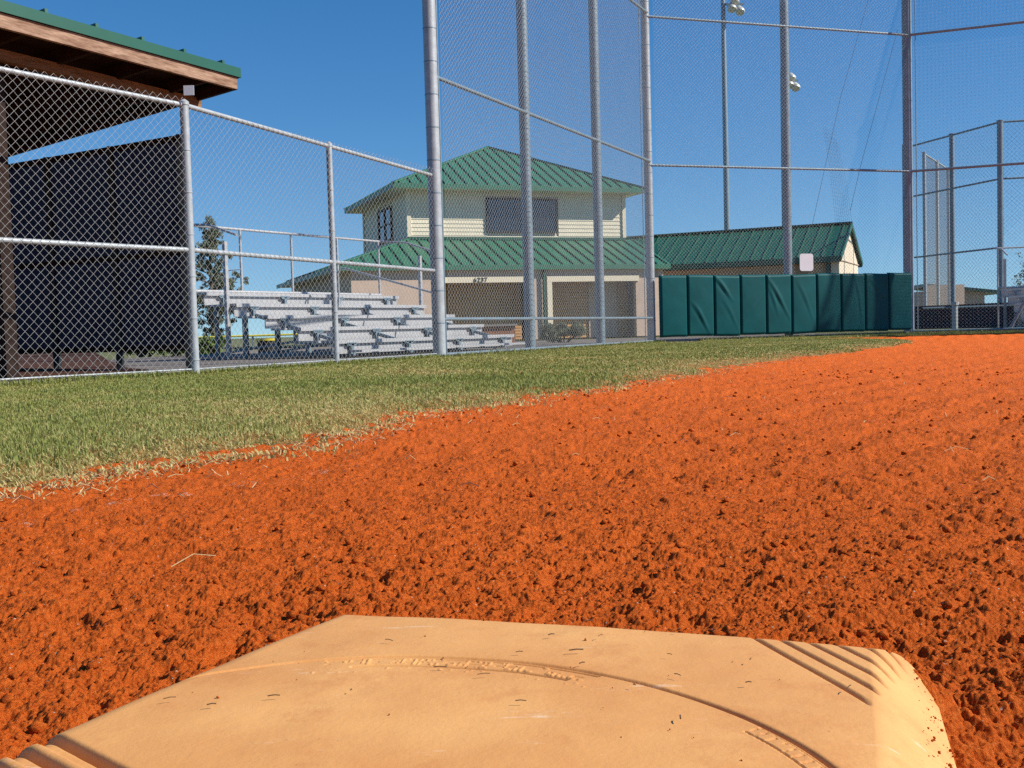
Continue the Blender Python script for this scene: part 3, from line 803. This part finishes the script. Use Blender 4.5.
tag(cb.build('mow_strip', M['conc']), kind='structure')
cb = MB(); cb.slab([(-2.6,9.5,.008),(-.95,13.0,.008),(2.4,20.1,.008),(8.2,22.1,.008),(8.5,31,.008),(-6,31,.008),(-7.6,14.2,.008)], .03)
tag(cb.build('path', M['concdark']), kind='structure')

# ------------------------------------------------------------------ bleachers
def bleacher(name, label, L=4.65, rows=5, run=.62, rise=.19, z1=.24, group=None, leftguard=True):
    """local frame: x along the rows, y from front row (0) to back (+)"""
    t = thing(name, label, 'bleachers', group)
    for k in range(rows):
        y = run*k; z = z1+rise*k
        s = MB(); s.box((L/2,y,z), (L,.26,.035)); s.box((L/2,y-.125,z-.012), (L,.012,.045))
        s.build('seat', M['alu'], t)
        if k > 0:
            f = MB(); f.box((L/2,y-.31,z-rise*1.0+.0), (L,.27,.03)); f.build('footboard', M['alu'], t)
        r = MB(); r.box((L/2,y-.07,z-rise*.5-.01), (L,.02,rise*.74)); r.build('riser', M['alu'], t)
        for j in range(4):
            x = .35+j*(L-.7)/3
            b = MB(); b.box((x,y-.02,z-.035), (.20,.24,.03)); b.box((x,y-.115,z-.11), (.055,.05,.15)); b.box((x,y-.115,z-.05), (.17,.05,.03)); b.box((x,y+.05,(z-.02)/2-.0), (.045,.045,max(z-.06,.05)))
            b.build('support', M['galvd'], t)
    f = MB(); f.box((L/2,-.36,.10), (L-.3,.22,.03)); f.build('footboard', M['alu'], t)
    Y1 = run*(rows-1)
    for j in range(4):
        x = .35+j*(L-.7)/3
        f = MB(); f.bar((x+.03,-.15,.06),(x+.03,Y1+.5,.06), .05, .05); f.bar((x+.03,-.1,z1-.07),(x+.03,Y1+.3,z1+rise*(rows-1)-.07), .045, .05)
        f.bar((x+.03,Y1+.3,.06),(x+.03,.6,z1+.05), .035, .035)
        f.build('frame', M['galvd'], t)
    zt_ = z1+rise*(rows-1)+1.05
    g = MB(); g.tube([(-.02,Y1+.32,zt_),(L+.02,Y1+.32,zt_)], .021, 10); g.build('guard_rail', M['alu'], t, smooth=True)
    g = MB(); g.tube([(-.02,Y1+.30,z1+rise*(rows-1)+.05),(L,Y1+.30,z1+rise*(rows-1)+.05)], .03, 10); g.build('guard_rail', M['alu'], t, smooth=True)
    for j in range(5):
        x = .0+j*L/4
        MB().tube([(x,Y1+.32,.05),(x,Y1+.32,zt_)], .021, 10).build('guard_post', M['alu'], t, smooth=True)
    for x in (-.04, L+.04):
        g = MB(); g.tube([(x,Y1+.32,zt_),(x,Y1-.30,zt_-.06),(x,Y1-.85,zt_-.24)], .019, 8); g.build('side_rail', M['alu'], t, smooth=True)
        for y in (Y1-.6,):
            MB().box((x,y,.88), (.055,.055,1.70)).build('side_post', M['alu'], t)
    return t, Y1, zt_
bl, Y1, ztb = bleacher('bleachers', 'five row aluminium bleachers with a back guard rail behind the fence')
ang_b = math.atan2(.85,.53)
# local y (towards the back row) must point to (-.85,.53)
bl.location = (-2.51,14.85,0); bl.rotation_euler = (0,0,ang_b)
# curved aisle handrail
h = MB(); xa = 2.45
pts = [(xa,-.12,.05),(xa,-.12,.82),(xa,-.08,.90),(xa,.0,.95),(xa,1.75,1.42),(xa,1.84,1.42),(xa,1.90,1.34),(xa,1.90,.8)]
h.tube(pts, .017, 8); h.build('handrail', M['alu'], bl, smooth=True)
bl2 = bl.copy(); C.objects.link(bl2)
for ch in list(bl.children):
    if ch.name.startswith('handrail'): continue
    c2 = ch.copy(); C.objects.link(c2); c2.parent = bl2
bl2.location = (11.75,24.6,0); bl2.rotation_euler = (0,0,math.radians(-12)); bl2['label'] = 'aluminium bleachers seen through the backstop at the far right edge'
bl['group'] = bl2['group'] = 'bleachers beside the ball fields'

# ------------------------------------------------------------------ two-storey building
yb = math.radians(20.5)
bd_ = thing('clubhouse', 'two-storey cream clubhouse with a green pyramid roof and a green skirt roof', 'building', None, (-3.852,37,0), yb)
def pp(mb, name, m, parent=None, **k): return mb.build(name, M[m], parent or bd_, **k)
U0, U1, V0, V1, Z0, Z1 = .68, 9.0, .65, 7.4, 3.45, 5.42
# core walls
mb = MB(); mb.box(((U0+U1)/2,(V0+V1)/2,4.3), (U1-U0-.06,V1-V0-.06,2.2)); pp(mb, 'upper_wall', 'cream')
def siding(mb, a, b, z0, z1, n, holes=()):
    a = Vector(a); b = Vector(b); e = (b-a).normalized(); nrm = Vector((e.y,-e.x,0)); H = (z1-z0)/n; L = (b-a).length
    for k in range(n):
        zz = z0+k*H; segs = [(0,L)]
        for (h0,h1,g0,g1) in holes:
            if zz+H > g0+.02 and zz < g1-.02:
                ns = []
                for s in segs:
                    if s[0] < h0: ns.append((s[0],min(s[1],h0)))
                    if s[1] > h1: ns.append((max(s[0],h1),s[1]))
                segs = ns
        for s in segs:
            p = a+e*s[0]; q = a+e*s[1]
            mb.poly([p+nrm*.022+Vector((0,0,zz)), q+nrm*.022+Vector((0,0,zz)), q+nrm*.004+Vector((0,0,zz+H)), p+nrm*.004+Vector((0,0,zz+H)), p+Vector((0,0,zz)), q+Vector((0,0,zz))],
                    [(0,1,2,3),(4,5,1,0)])
mb = MB()
siding(mb, (U0,V0,0), (U1,V0,0), 3.45, 5.42, 14, [(2.87,5.66,3.83,5.08)])
siding(mb, (U0,V1,0), (U0,V0,0), 3.45, 5.42, 14, [(2.5,4.6,3.75,5.02)])
siding(mb, (U1,V0,0), (U1,V1,0), 3.45, 5.42, 14)
pp(mb, 'siding', 'cream')
for (x, y) in ((U0,V0),(U1,V0),(U0,V1)):
    mb = MB(); mb.box((x,y,4.44), (.14,.14,1.98)); pp(mb, 'corner_trim', 'creamtrim')
# front window: two dark lights
def window(c, w, h, rz, panes, frame='screen', gm='glass', hor=False):
    f = MB(); R = Matrix.Rotation(rz,3,'Z'); c = Vector(c)
    def b(cx, cz, sx_, sz_, d=.07): f.box(c+R@Vector((cx,-.02,cz)), (sx_,d,sz_), rz=rz)
    b(0,h/2-.03,w,.06); b(0,-h/2+.03,w,.06); b(-w/2+.03,0,.06,h-.12); b(w/2-.03,0,.06,h-.12)
    for k in range(1, panes): b(-w/2+w*k/panes,0,.05,h-.12)
    if hor: b(0,0,w-.12,.04,.05)
    fo = pp(f, 'window', frame)
    for k in range(panes):
        g = MB(); g.box(c+R@Vector((-w/2+w*(k+.5)/panes,0,0)), (w/panes-.06,.02,h-.1), rz=rz); o = g.build('pane', M[gm], fo)
    return fo
window((4.92,V0-.03,4.46), 2.76, 1.24, 0, 2)
window((U0-.03,3.85,4.39), 2.0, 1.24, -PI/2, 2, hor=True)
# pyramid roof with fascia, soffit and ribs
EU0, EU1, EV0, EV1, EZ = 0, 9.6, 0, 8.0, 5.45
ap = Vector((4.95,4.2,7.5))
cs = [Vector((EU0,EV0,EZ)),Vector((EU1,EV0,EZ)),Vector((EU1,EV1,EZ)),Vector((EU0,EV1,EZ))]
mb = MB(); mb.poly([*cs, ap], [(0,1,4),(1,2,4),(2,3,4),(3,0,4)])
mb.poly([*[c_-Vector((0,0,.16)) for c_ in cs], *cs], [(0,1,5,4),(1,2,6,5),(2,3,7,6),(3,0,4,7)])
ro = pp(mb, 'roof', 'roof2')
mb = MB(); mb.poly([c_-Vector((0,0,.155)) for c_ in cs], [(0,1,2,3)]); pp(mb, 'soffit', 'creamtrim')
def ribs(parent, a, b, apex_fn, step, m='roof', w=.035, h=.05):
    a = Vector(a); b = Vector(b); e = (b-a).normalized(); L = (b-a).length; k = step*.6
    while k < L:
        p = a+e*k; q = apex_fn(k/L, p)
        if (q-p).length > .15: MB().bar(p+Vector((0,0,.02)), q+Vector((0,0,.02)), w, h).build('rib', M[m], parent)
        k += step
def tri_fn(a, b, apex):
    a, b, apex = Vector(a), Vector(b), Vector(apex)
    e = (b-a).normalized(); ka = (apex-a).dot(e); L = (b-a).length; foot = a+e*ka; up = apex-foot
    def f(t, p):
        s = t*L; fr_ = s/ka if s < ka else (L-s)/(L-ka)
        return p+up*fr_
    return f
for i in (0,3,1):
    ribs(ro, cs[i], cs[(i+1)%4], tri_fn(cs[i], cs[(i+1)%4], ap), .40)
for i in (0,1,3):
    MB().bar(cs[i]+Vector((0,0,.02)), ap+Vector((0,0,.03)), .14, .05).build('hip_cap', M['roof2'], ro)
# lower skirt roof (left hip, front slope, runs right to the wing)
LZ = 2.52; LE = -2.0; LL = -2.5; LR = 9.5; TZ = 3.60
f = [Vector((LL,LE,LZ)),Vector((LR,LE,LZ)),Vector((LR,V0,TZ)),Vector((U0,V0,TZ)),Vector((U0,7.8,TZ)),Vector((LL,10.5,LZ))]
mb = MB(); mb.poly(f, [(0,1,2,3),(0,3,4,5)])
mb.poly([f[0]-Vector((0,0,.16)),f[1]-Vector((0,0,.16)),f[1],f[0]], [(0,1,2,3)]); mb.poly([f[5]-Vector((0,0,.16)),f[0]-Vector((0,0,.16)),f[0],f[5]], [(0,1,2,3)])
back = [Vector((U1,V0,TZ)),Vector((LR,V0,TZ)),Vector((LR,5.0,2.2)),Vector((U1,5.0,2.2))]; mb.poly(back, [(0,1,2,3)])
lo = pp(mb, 'lower_roof', 'roof2')
up_ = f[2]-Vector((LR,LE,LZ))
def lf(t, p):
    s = p.x-LL
    k = min(1, s/(U0-LL)); return p+up_*k
ribs(lo, f[0], f[1], lf, .40)
def lf2(t, p):
    v = p.y-LE; run = U0-LL
    k = min(1, v/(V0-LE)); return p+Vector((run*k,0,(TZ-LZ)*k))
ribs(lo, (LL,LE,LZ), (LL,8,LZ), lf2, .40)
MB().bar(f[0]+Vector((0,0,.02)), f[3]+Vector((0,0,.02)), .14, .05).build('hip_cap', M['roof2'], lo)
MB().box(((U0+U1)/2,V0-.05,TZ+.03), (U1-U0+.1,.12,.10)).build('flashing', M['roof'], lo)
mb = MB(); mb.poly([Vector((LL+.02,LE+.02,LZ-.155)),Vector((LR,LE+.02,LZ-.155)),Vector((LR,.5,LZ-.155)),Vector((LL+.02,.5,LZ-.155))], [(0,1,2,3)])
mb.poly([Vector((LL+.02,.5,LZ-.15)),Vector((-1.3,.5,LZ-.15)),Vector((-1.3,9.8,LZ-.15)),Vector((LL+.02,9.8,LZ-.15))], [(0,1,2,3)]); pp(mb, 'porch_ceiling', 'creamtrim')
# ground floor walls with two recessed openings
mb = MB()
FV = -1.8
def wallbox(u0,u1,z0,z1,v0=FV,v1=FV+.2): mb.box(((u0+u1)/2,(v0+v1)/2,(z0+z1)/2),(u1-u0,v1-v0,z1-z0))
wallbox(-1.95,1.18,0,2.36); wallbox(1.18,9.3,1.99,2.36); wallbox(4.1,4.97,0,1.99); wallbox(8.2,9.3,0,1.99)
mb.box((-1.85,4.1,1.18), (.2,11.4,2.36)); mb.box((9.2,1.2,1.18), (.2,5.6,2.36)); pp(mb, 'lower_wall', 'tan')
for (u0, u1) in ((1.0,4.2),(4.9,8.3)):
    mb = MB(); mb.box(((u0+u1)/2,FV+.95,1.05), (u1-u0,.05,2.1))
    for k in range(20): mb.box(((u0+u1)/2,FV+.91,.05+.1*k), (u1-u0-.02,.025,.075))
    pp(mb, 'rolling_shutter', 'door')
mb = MB(); mb.box((7.3,FV+.86,1.0), (1.1,.05,2.0)); pp(mb, 'door', 'tan')
mb = MB(); mb.box((2.62,FV-.03,2.04), (3.1,.06,.19)); pp(mb, 'lintel', 'creamtrim')
mb = MB(); mb.box((6.55,FV-.03,2.04), (3.5,.06,.19)); pp(mb, 'lintel', 'creamtrim')
mb = MB(); mb.box((4.89,FV-.03,.97), (.18,.06,1.94)); pp(mb, 'door_frame', 'creamtrim')
mb = MB(); mb.tube([(4.66,FV-.08,.05),(4.66,FV-.08,2.38)], .05, 8); pp(mb, 'downpipe', 'roof')
cu = bpy.data.curves.new('house_number', 'FONT'); cu.body = '6237'; cu.size = .22; cu.extrude = .01; cu.align_x = 'CENTER'; cu.materials.append(M['black'])
no = bpy.data.objects.new('house_number', cu); C.objects.link(no); no.parent = bd_; no.location = (2.40,FV-.075,1.965); no.rotation_euler = (PI/2,0,0)
cu.space_character = 1.15
bpy.context.view_layer.update()
me_n = bpy.data.meshes.new_from_object(no); n2_ = bpy.data.objects.new('house_number', me_n); C.objects.link(n2_)
n2_.parent = bd_; n2_.location = no.location; n2_.rotation_euler = no.rotation_euler; bpy.data.objects.remove(no); n2_.name = 'house_number'
# ------------------------------------------------------------------ annex
ya = math.radians(-26)
an = thing('storage_building', 'low tan storage building with a green gable roof behind the pads', 'building', None, (11.65,38.0,0), ya)
# local x to the left is negative; gable faces +x; v = +y away
W_, Lx, ze, zr = 5.1, 14., 2.62, 3.95
mb = MB(); mb.poly([(0,0,ze),(-Lx,0,ze),(-Lx,W_/2,zr),(0,W_/2,zr),(0,W_,ze),(-Lx,W_,ze)], [(0,3,2,1),(3,4,5,2)])
mb.poly([(0,0,ze-.2),(-Lx,0,ze-.2),(-Lx,0,ze),(0,0,ze)], [(0,1,2,3)]); mb.poly([(0,W_,ze-.2),(-Lx,W_,ze-.2),(-Lx,W_,ze),(0,W_,ze)], [(0,1,2,3)])
rf = mb.build('roof', M['roof'], an)
for (p, q) in (((0,-.02,ze-.07),(0,W_/2,zr-.05)),((0,W_/2,zr-.05),(0,W_+.02,ze-.07))):
    MB().bar(p, q, .05, .16).build('rake_trim', M['roof'], rf)
k = .25
while k < Lx: MB().bar((-k,0,ze+.02),(-k,W_/2,zr+.02), .035, .05).build('rib', M['roof'], rf); k += .42
MB().bar((.02,W_/2,zr+.03),(-Lx,W_/2,zr+.03), .22, .05).build('ridge_cap', M['roof'], rf)
mb = MB(); mb.box((-Lx/2-.2,.35+.1,1.2), (Lx-.5,.2,2.42)); mb.box((-Lx/2-.2,W_-.45,1.2), (Lx-.5,.2,2.42)); mb.build('wall', M['tan2'], an)
mb = MB(); mb.poly([(-.12,.3,0),(-.12,W_-.3,0),(-.12,W_-.3,ze-.05),(-.12,W_/2,zr-.12),(-.12,.3,ze-.05),(-.4,.3,0),(-.4,W_-.3,0),(-.4,W_-.3,ze-.05),(-.4,W_/2,zr-.12),(-.4,.3,ze-.05)], [(0,1,2,3,4),(9,8,7,6,5),(0,4,9,5),(1,6,7,2)])
mb.build('gable_wall', M['gable'], an); MB().box((-.10,W_/2,ze-.12), (.03,W_-.62,.03)).build('trim', M['tan'], an)
MB().box((-.11,1.5,1.0), (.04,1.7,2.0)).build('door', M['tan2'], an)
MB().tube([(-.5,.26,0),(-.5,.26,ze-.1)], .06, 8).build('downpipe', M['roof'], an)
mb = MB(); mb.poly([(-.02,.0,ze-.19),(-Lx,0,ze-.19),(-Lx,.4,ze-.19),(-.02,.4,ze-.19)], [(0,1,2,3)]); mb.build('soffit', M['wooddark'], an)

# ------------------------------------------------------------------ light poles
def light_pole(label, x, y, h, r, lz, seed, side=1):
    t = thing('light_pole', label, 'light pole', 'floodlight poles behind the backstop')
    MB().tube([(x,y,0),(x,y,h)], [r*1.25,r*.75], 16).build('pole', M['galvd'], t, smooth=True)
    rr = random.Random(seed)
    MB().bar((x,y-.05,lz+.15),(x+side*.85,y-.05,lz+.15), .07, .07).build('cross_arm', M['galvd'], t)
    for k, (dx, dz) in enumerate(((.28,0),(.62,-.12),(.40,.28))):
        l = MB(); cx, cz = x+side*dx, lz+dz
        l.tube([(cx,y-.05,cz+.12),(cx,y-.12,cz+.08),(cx+.02,y-.30,cz-.10),(cx+.02,y-.34,cz-.15)], [.07,.13,.19,.16], 14)
        lo_ = l.build('floodlight', M['lamp'], t, smooth=True)
    return t
light_pole('thin galvanised light pole rising behind the storage building roof', 9.15, 45.3, 15.5, .115, 13.35, 1)
light_pole('far light pole hidden behind the middle backstop post, lamps showing', 12.02, 47.2, 11.2, .10, 10.60, 2, .8)

# ------------------------------------------------------------------ safety net: thin cords slung behind the backstop
t = thing('safety_net', 'sagging dark ball net slung behind the backstop near the corner post', 'net')
nb = MB()
A = Vector((7.85,23.2,7.4)); B = Vector((6.25,22.4,2.2))
nb.tube([A,(7.05,22.9,5.0),B], .004, 4); nb.tube([Vector((8.3,23,6.4)),(7.35,22.6,3.5),(7.1,22.5,2.6)], .004, 4)
nb.build('edge_cord', M['net'], t)
nb = MB()
for k in range(9):
    f0 = k/8; p = Vector((6.62+.30*f0,22.7,4.4-.35*f0)); q = Vector((6.80+.34*f0,22.5,2.3))
    nb.tube([p, p.lerp(q,.5)+Vector((.03,0,0)), q], .0016, 3)
for k in range(26):
    z = 2.3+k*.08; f0 = k/25; nb.tube([(6.80-.18*f0,22.6,z),(7.0-.14*f0,22.62,z-.05),(7.14-.36*f0,22.6,z)], .0014, 3)
nb.build('net_cords', M['net'], t)

# ------------------------------------------------------------------ second field, far right
far = [(13.51,33),(14.07,31),(14.9,28.5)]
fence('tall chain link backstop of the second field beyond the dark windscreen',
      [(13.513,33,.075,0,5.9),(14.07,31,.085,0,5.9),(15.4,28.2,.08,0,5.9)],
      [((12.88,35.2,z),(14.07,31,z),.028) for z in (5.85,4.25,2.3)]+[((14.07,31,z),(16.2,30.6,z),.028) for z in (5.85,4.25)],
      [((12.88,35.2),(14.07,31),.1,5.85),((14.1,31),(17,30.5),.1,5.85)], m_post='galvd', m_wire='wirefar', wire=.0028, pitch=.07, ties=False)
fence('pale chain link wing of the far backstop seen edge on',
      [(14.128,36.8,.06,0,5.95),(15.35,38.8,.06,0,5.95),(16.558,40.8,.06,0,5.95)],
      [((14.128,36.8,5.9),(16.558,40.8,5.9),.03)], [((14.128,36.8),(16.558,40.8),.1,5.9)], wire=.0042, pitch=.06, ties=False)
t = thing('windscreen_fence', 'low dark windscreen fence with a pipe rail beyond the backstop', 'fence')
MB().bar((12.5,34.0,.34),(14.2,30.3,.34), .03, .66).build('windscreen', M['navy'], t)
MB().bar((12.5,33.97,.69),(14.2,30.27,.69), .10, .07).build('top_pad', M['screen'], t)
MB().bar((14.2,30.3,.34),(19.5,31.5,.34), .03, .62).build('windscreen', M['navy'], t)
MB().tube([(10.8,28.3,.60),(16,27.2,.62)], .024, 8).build('rail', M['galvd'], t)
MB().tube([(11.55,28.1,0),(11.55,28.1,.66)], .075, 10).build('post', M['galv'], t)
MB().tube([(11.55,28.1,.66),(11.55,28.1,.74)], .10, 10).build('cap', M['alu'], t)
t = thing('far_dugout', 'small tan dugout with a sloping green roof on the far field', 'dugout', None, (20.2,50,0), math.radians(-8))
mb = MB(); mb.box((.2,1.5,.8), (2.9,3,1.6)); mb.build('wall', M['tan'], t)
mb = MB(); mb.poly([(-1.0,-.4,1.95),(2.35,-.4,1.52),(2.35,3.6,1.52),(-1.0,3.6,1.95),(-1.0,-.4,1.80),(2.35,-.4,1.37),(2.35,3.6,1.37),(-1.0,3.6,1.80)], [(0,1,2,3),(7,6,5,4),(0,4,5,1),(1,5,6,2),(2,6,7,3),(3,7,4,0)])
mb.build('roof', M['roof'], t)
t = thing('far_wall', 'long low tan wall behind the far backstop wing', 'wall')
MB().box((17.9,44.6,.85), (1.6,.3,1.7), rz=.1).build('wall_panel', M['tan'], t)

# ------------------------------------------------------------------ planting
def leaves(n, fn, size, m, name, parent, seed, droop=0.):
    g = np.random.default_rng(seed)
    P = fn(g, n); n = len(P)
    a = g.normal(size=(n,3)); a /= np.linalg.norm(a,axis=1)[:,None]
    if droop: a[:,2] = -np.abs(a[:,2])*droop-.2; a /= np.linalg.norm(a,axis=1)[:,None]
    b = np.cross(a, g.normal(size=(n,3))); b /= np.linalg.norm(b,axis=1)[:,None]
    s = size*(.6+.8*g.random(n))[:,None]
    V = np.stack([P-b*s*.28, P+a*s*.5, P+b*s*.28, P+a*s*1.25*(1 if droop else .9)], 1)
    V[:,0] = P-b*s*.25+a*s*.35; V[:,2] = P+b*s*.25+a*s*.35; V[:,1] = P; V[:,3] = P+a*s
    V = V[:, [1,0,3,2]].reshape(-1,3)
    F = np.arange(4*n).reshape(-1,4)
    return np_mesh(name, V, F, M[m], parent, attr=np.repeat(g.random(n),4))
def blobs(centres):
    cs_ = np.array(centres, float)
    def fn(g, n):
        k = g.integers(0, len(cs_), n); d = g.normal(size=(n,3)); d /= np.linalg.norm(d,axis=1)[:,None]
        r = g.random(n)**.4
        return cs_[k,:3]+d*r[:,None]*cs_[k,3:4]*np.array((1,1,.8))
    return fn
def bush(label, x, y, w, h, m, n, seed, size=.07, grp=None):
    t = thing('bush', label, 'bush', grp); g = random.Random(seed)
    cs_ = [(x+g.uniform(-w/2,w/2)*.75, y+g.uniform(-.3,.3), h*g.uniform(.25,.68), h*g.uniform(.22,.38)) for _ in range(14)]
    leaves(n, blobs(cs_), size, m, 'foliage', t, seed)
    s = MB()
    for c_ in cs_[:8]: s.tube([(x+(c_[0]-x)*.3,y,0),(c_[0],c_[1],c_[2])], [.02,.008], 5)
    s.build('stem', M['trunk'], t); return t
bush('round olive bush in front of the clubhouse door, behind the wing fence', 1.25, 25.5, 1.15, .52, 'leafdry', 7000, 4, .06)
bush('low bright green shrub beside the dugout end, under the bleachers', -5.9, 20.5, 1.1, .42, 'shrub', 5000, 5, .07)
bush('second bright green shrub under the left end of the bleachers', -7.2, 21.3, 1.0, .40, 'shrub', 4000, 6, .07)
def tree(label, x, y, h, w, n, m, seed, droop=1., trunk=.12, lean=0):
    t = thing('tree', label, 'tree'); g = random.Random(seed)
    tr = MB(); pts = [(x,y,0),(x+.05,y,h*.3),(x+lean*.5,y,h*.6),(x+lean,y,h*.95)]
    tr.tube(pts, [trunk,trunk*.8,trunk*.5,trunk*.15], 9)
    cs_ = []
    for k in range(34):
        f0 = .12+.87*k/33; a = g.uniform(0,2*PI); l = w*(.35+.65*g.random())*math.sin(min(1,f0*1.05)*PI*.93+.12)
        p = Vector((x+lean*f0,y,h*f0)); q = p+Vector((math.cos(a)*l,math.sin(a)*l,h*.07))
        tr.tube([p, p.lerp(q,.6)+Vector((0,0,.08)), q], [trunk*.28,trunk*.16,.012], 5)
        for _ in range(9):
            u = g.uniform(.25,1.12); cs_.append((*(p+(q-p)*u+Vector((g.uniform(-.25,.25),g.uniform(-.2,.2),g.uniform(-.35,.2)))), g.uniform(.09,.26)*w*.5))
    tr.build('trunk', M['trunk'], t, smooth=True)
    leaves(n, blobs(cs_), .075, m, 'crown', t, seed, droop)
    return t
tree('feathery grey green tree beside the dugout, behind the bleachers', -11.0, 40, 4.35, 1.35, 24000, 'leafdry', 8, 1.2)
tree('wispy tree behind the far right bleachers', 22.3, 45, 4.0, 1.6, 6500, 'leafdry', 9, .6, .1)
bush('bushes growing behind the far right bleachers', 14.8, 33.5, 2.2, .75, 'shrub', 5000, 11, .09)
# yellow capped low fence beyond the stands
t = thing('yellow_capped_fence', 'low wire fence with a yellow cap beyond the bleachers', 'fence')
MB().tube([(-11.8,31,.36),(-3.0,31,.40)], .028, 8).build('cap', M['yellow'], t)
chain_mesh('wire_mesh', (-11.8,31), (-3.0,31), .02, .36, t, M['wirefar'], r=.003, pitch=.06)
for k in range(5): MB().tube([(-11.8+k*2.2,31.03,0),(-11.8+k*2.2,31.03,.36)], .03, 8).build('post', M['galvd'], t)
# litter bin under the stands
t = thing('litter_bin', 'dark green litter bin with a yellow rim behind the bleachers', 'bin')
MB().tube([(-4.55,20.2,0),(-4.55,20.2,.26)], [.17,.19], 16).build('body', M['screen'], t, smooth=True)
MB().tube([(-4.55,20.2,.26),(-4.55,20.2,.30)], .205, 16).build('rim', M['yellow'], t, smooth=True)
# brick planter behind the stands
t = thing('planter', 'long low terracotta brick planter behind the bleachers', 'planter')
MB().box((-1.6,26.5,.22), (3.4,.5,.44), rz=.15).build('brick_wall', M['brick'], t)
MB().box((-1.6,26.5,.46), (3.5,.6,.05), rz=.15).build('coping', M['conc'], t)

# ------------------------------------------------------------------ light, sky, camera
w = bpy.data.worlds.new('World'); S.world = w; w.use_nodes = True
nt = w.node_tree; bg = nt.nodes['Background']; sky = nt.nodes.new('ShaderNodeTexSky'); sky.sky_type = 'NISHITA'
EL, AZ = math.radians(37.8), math.radians(100)
sky.sun_disc = False; sky.sun_elevation = EL; sky.sun_rotation = AZ; sky.altitude = 0; sky.air_density = 1.0; sky.dust_density = 0; sky.ozone_density = 2.0
tcw = nt.nodes.new('ShaderNodeTexCoord'); sx_n = nt.nodes.new('ShaderNodeSeparateXYZ'); nt.links.new(tcw.outputs['Generated'], sx_n.inputs[0])
mz = nt.nodes.new('ShaderNodeMath'); mz.operation = 'MULTIPLY_ADD'; mz.inputs[1].default_value = .90; mz.inputs[2].default_value = .085; nt.links.new(sx_n.outputs[2], mz.inputs[0])
cx_n = nt.nodes.new('ShaderNodeCombineXYZ'); nt.links.new(sx_n.outputs[0], cx_n.inputs[0]); nt.links.new(sx_n.outputs[1], cx_n.inputs[1]); nt.links.new(mz.outputs[0], cx_n.inputs[2])
nt.links.new(cx_n.outputs[0], sky.inputs['Vector'])
hs = nt.nodes.new('ShaderNodeHueSaturation'); hs.inputs['Saturation'].default_value = 1.34; hs.inputs['Hue'].default_value = .505
tn = nt.nodes.new('ShaderNodeMix'); tn.data_type = 'RGBA'; tn.blend_type = 'MULTIPLY'; tn.inputs[0].default_value = 1; tn.inputs[7].default_value = (.93,.98,1.0,1)
nt.links.new(sky.outputs[0], tn.inputs[6]); nt.links.new(tn.outputs[2], hs.inputs['Color']); nt.links.new(hs.outputs[0], bg.inputs[0]); bg.inputs[1].default_value = .095
sd = Vector((math.sin(AZ)*math.cos(EL), math.cos(AZ)*math.cos(EL), math.sin(EL)))
sl = bpy.data.lights.new('sun', 'SUN'); sl.energy = 5.0; sl.angle = math.radians(.53); sl.color = (1,.95,.87)
so = bpy.data.objects.new('sun', sl); C.objects.link(so); so.rotation_euler = sd.to_track_quat('Z','Y').to_euler(); so.location = (20,-5,30)

cam = bpy.data.cameras.new('camera'); co = bpy.data.objects.new('camera', cam); C.objects.link(co); S.camera = co
p_ = math.atan(53.4/1080); r_ = math.radians(1.6)
F_ = Vector((0,math.cos(p_),-math.sin(p_))); Uo = Vector((0,math.sin(p_),math.cos(p_))); Ro = Vector((1,0,0))
Rv = Ro*math.cos(r_)-Uo*math.sin(r_); Uv = Uo*math.cos(r_)+Ro*math.sin(r_)
co.matrix_world = Matrix(((Rv.x,Uv.x,-F_.x,0),(Rv.y,Uv.y,-F_.y,0),(Rv.z,Uv.z,-F_.z,.32),(0,0,0,1)))
cam.sensor_width = 36; cam.lens = 36*1080/1024; cam.clip_start = .02; cam.clip_end = 3000
S.view_settings.view_transform = 'Standard'; S.view_settings.look = 'None'; S.view_settings.exposure = .42; S.view_settings.gamma = 1
S.cycles.use_denoising = False; S.cycles.max_bounces = 5; S.cycles.diffuse_bounces = 2
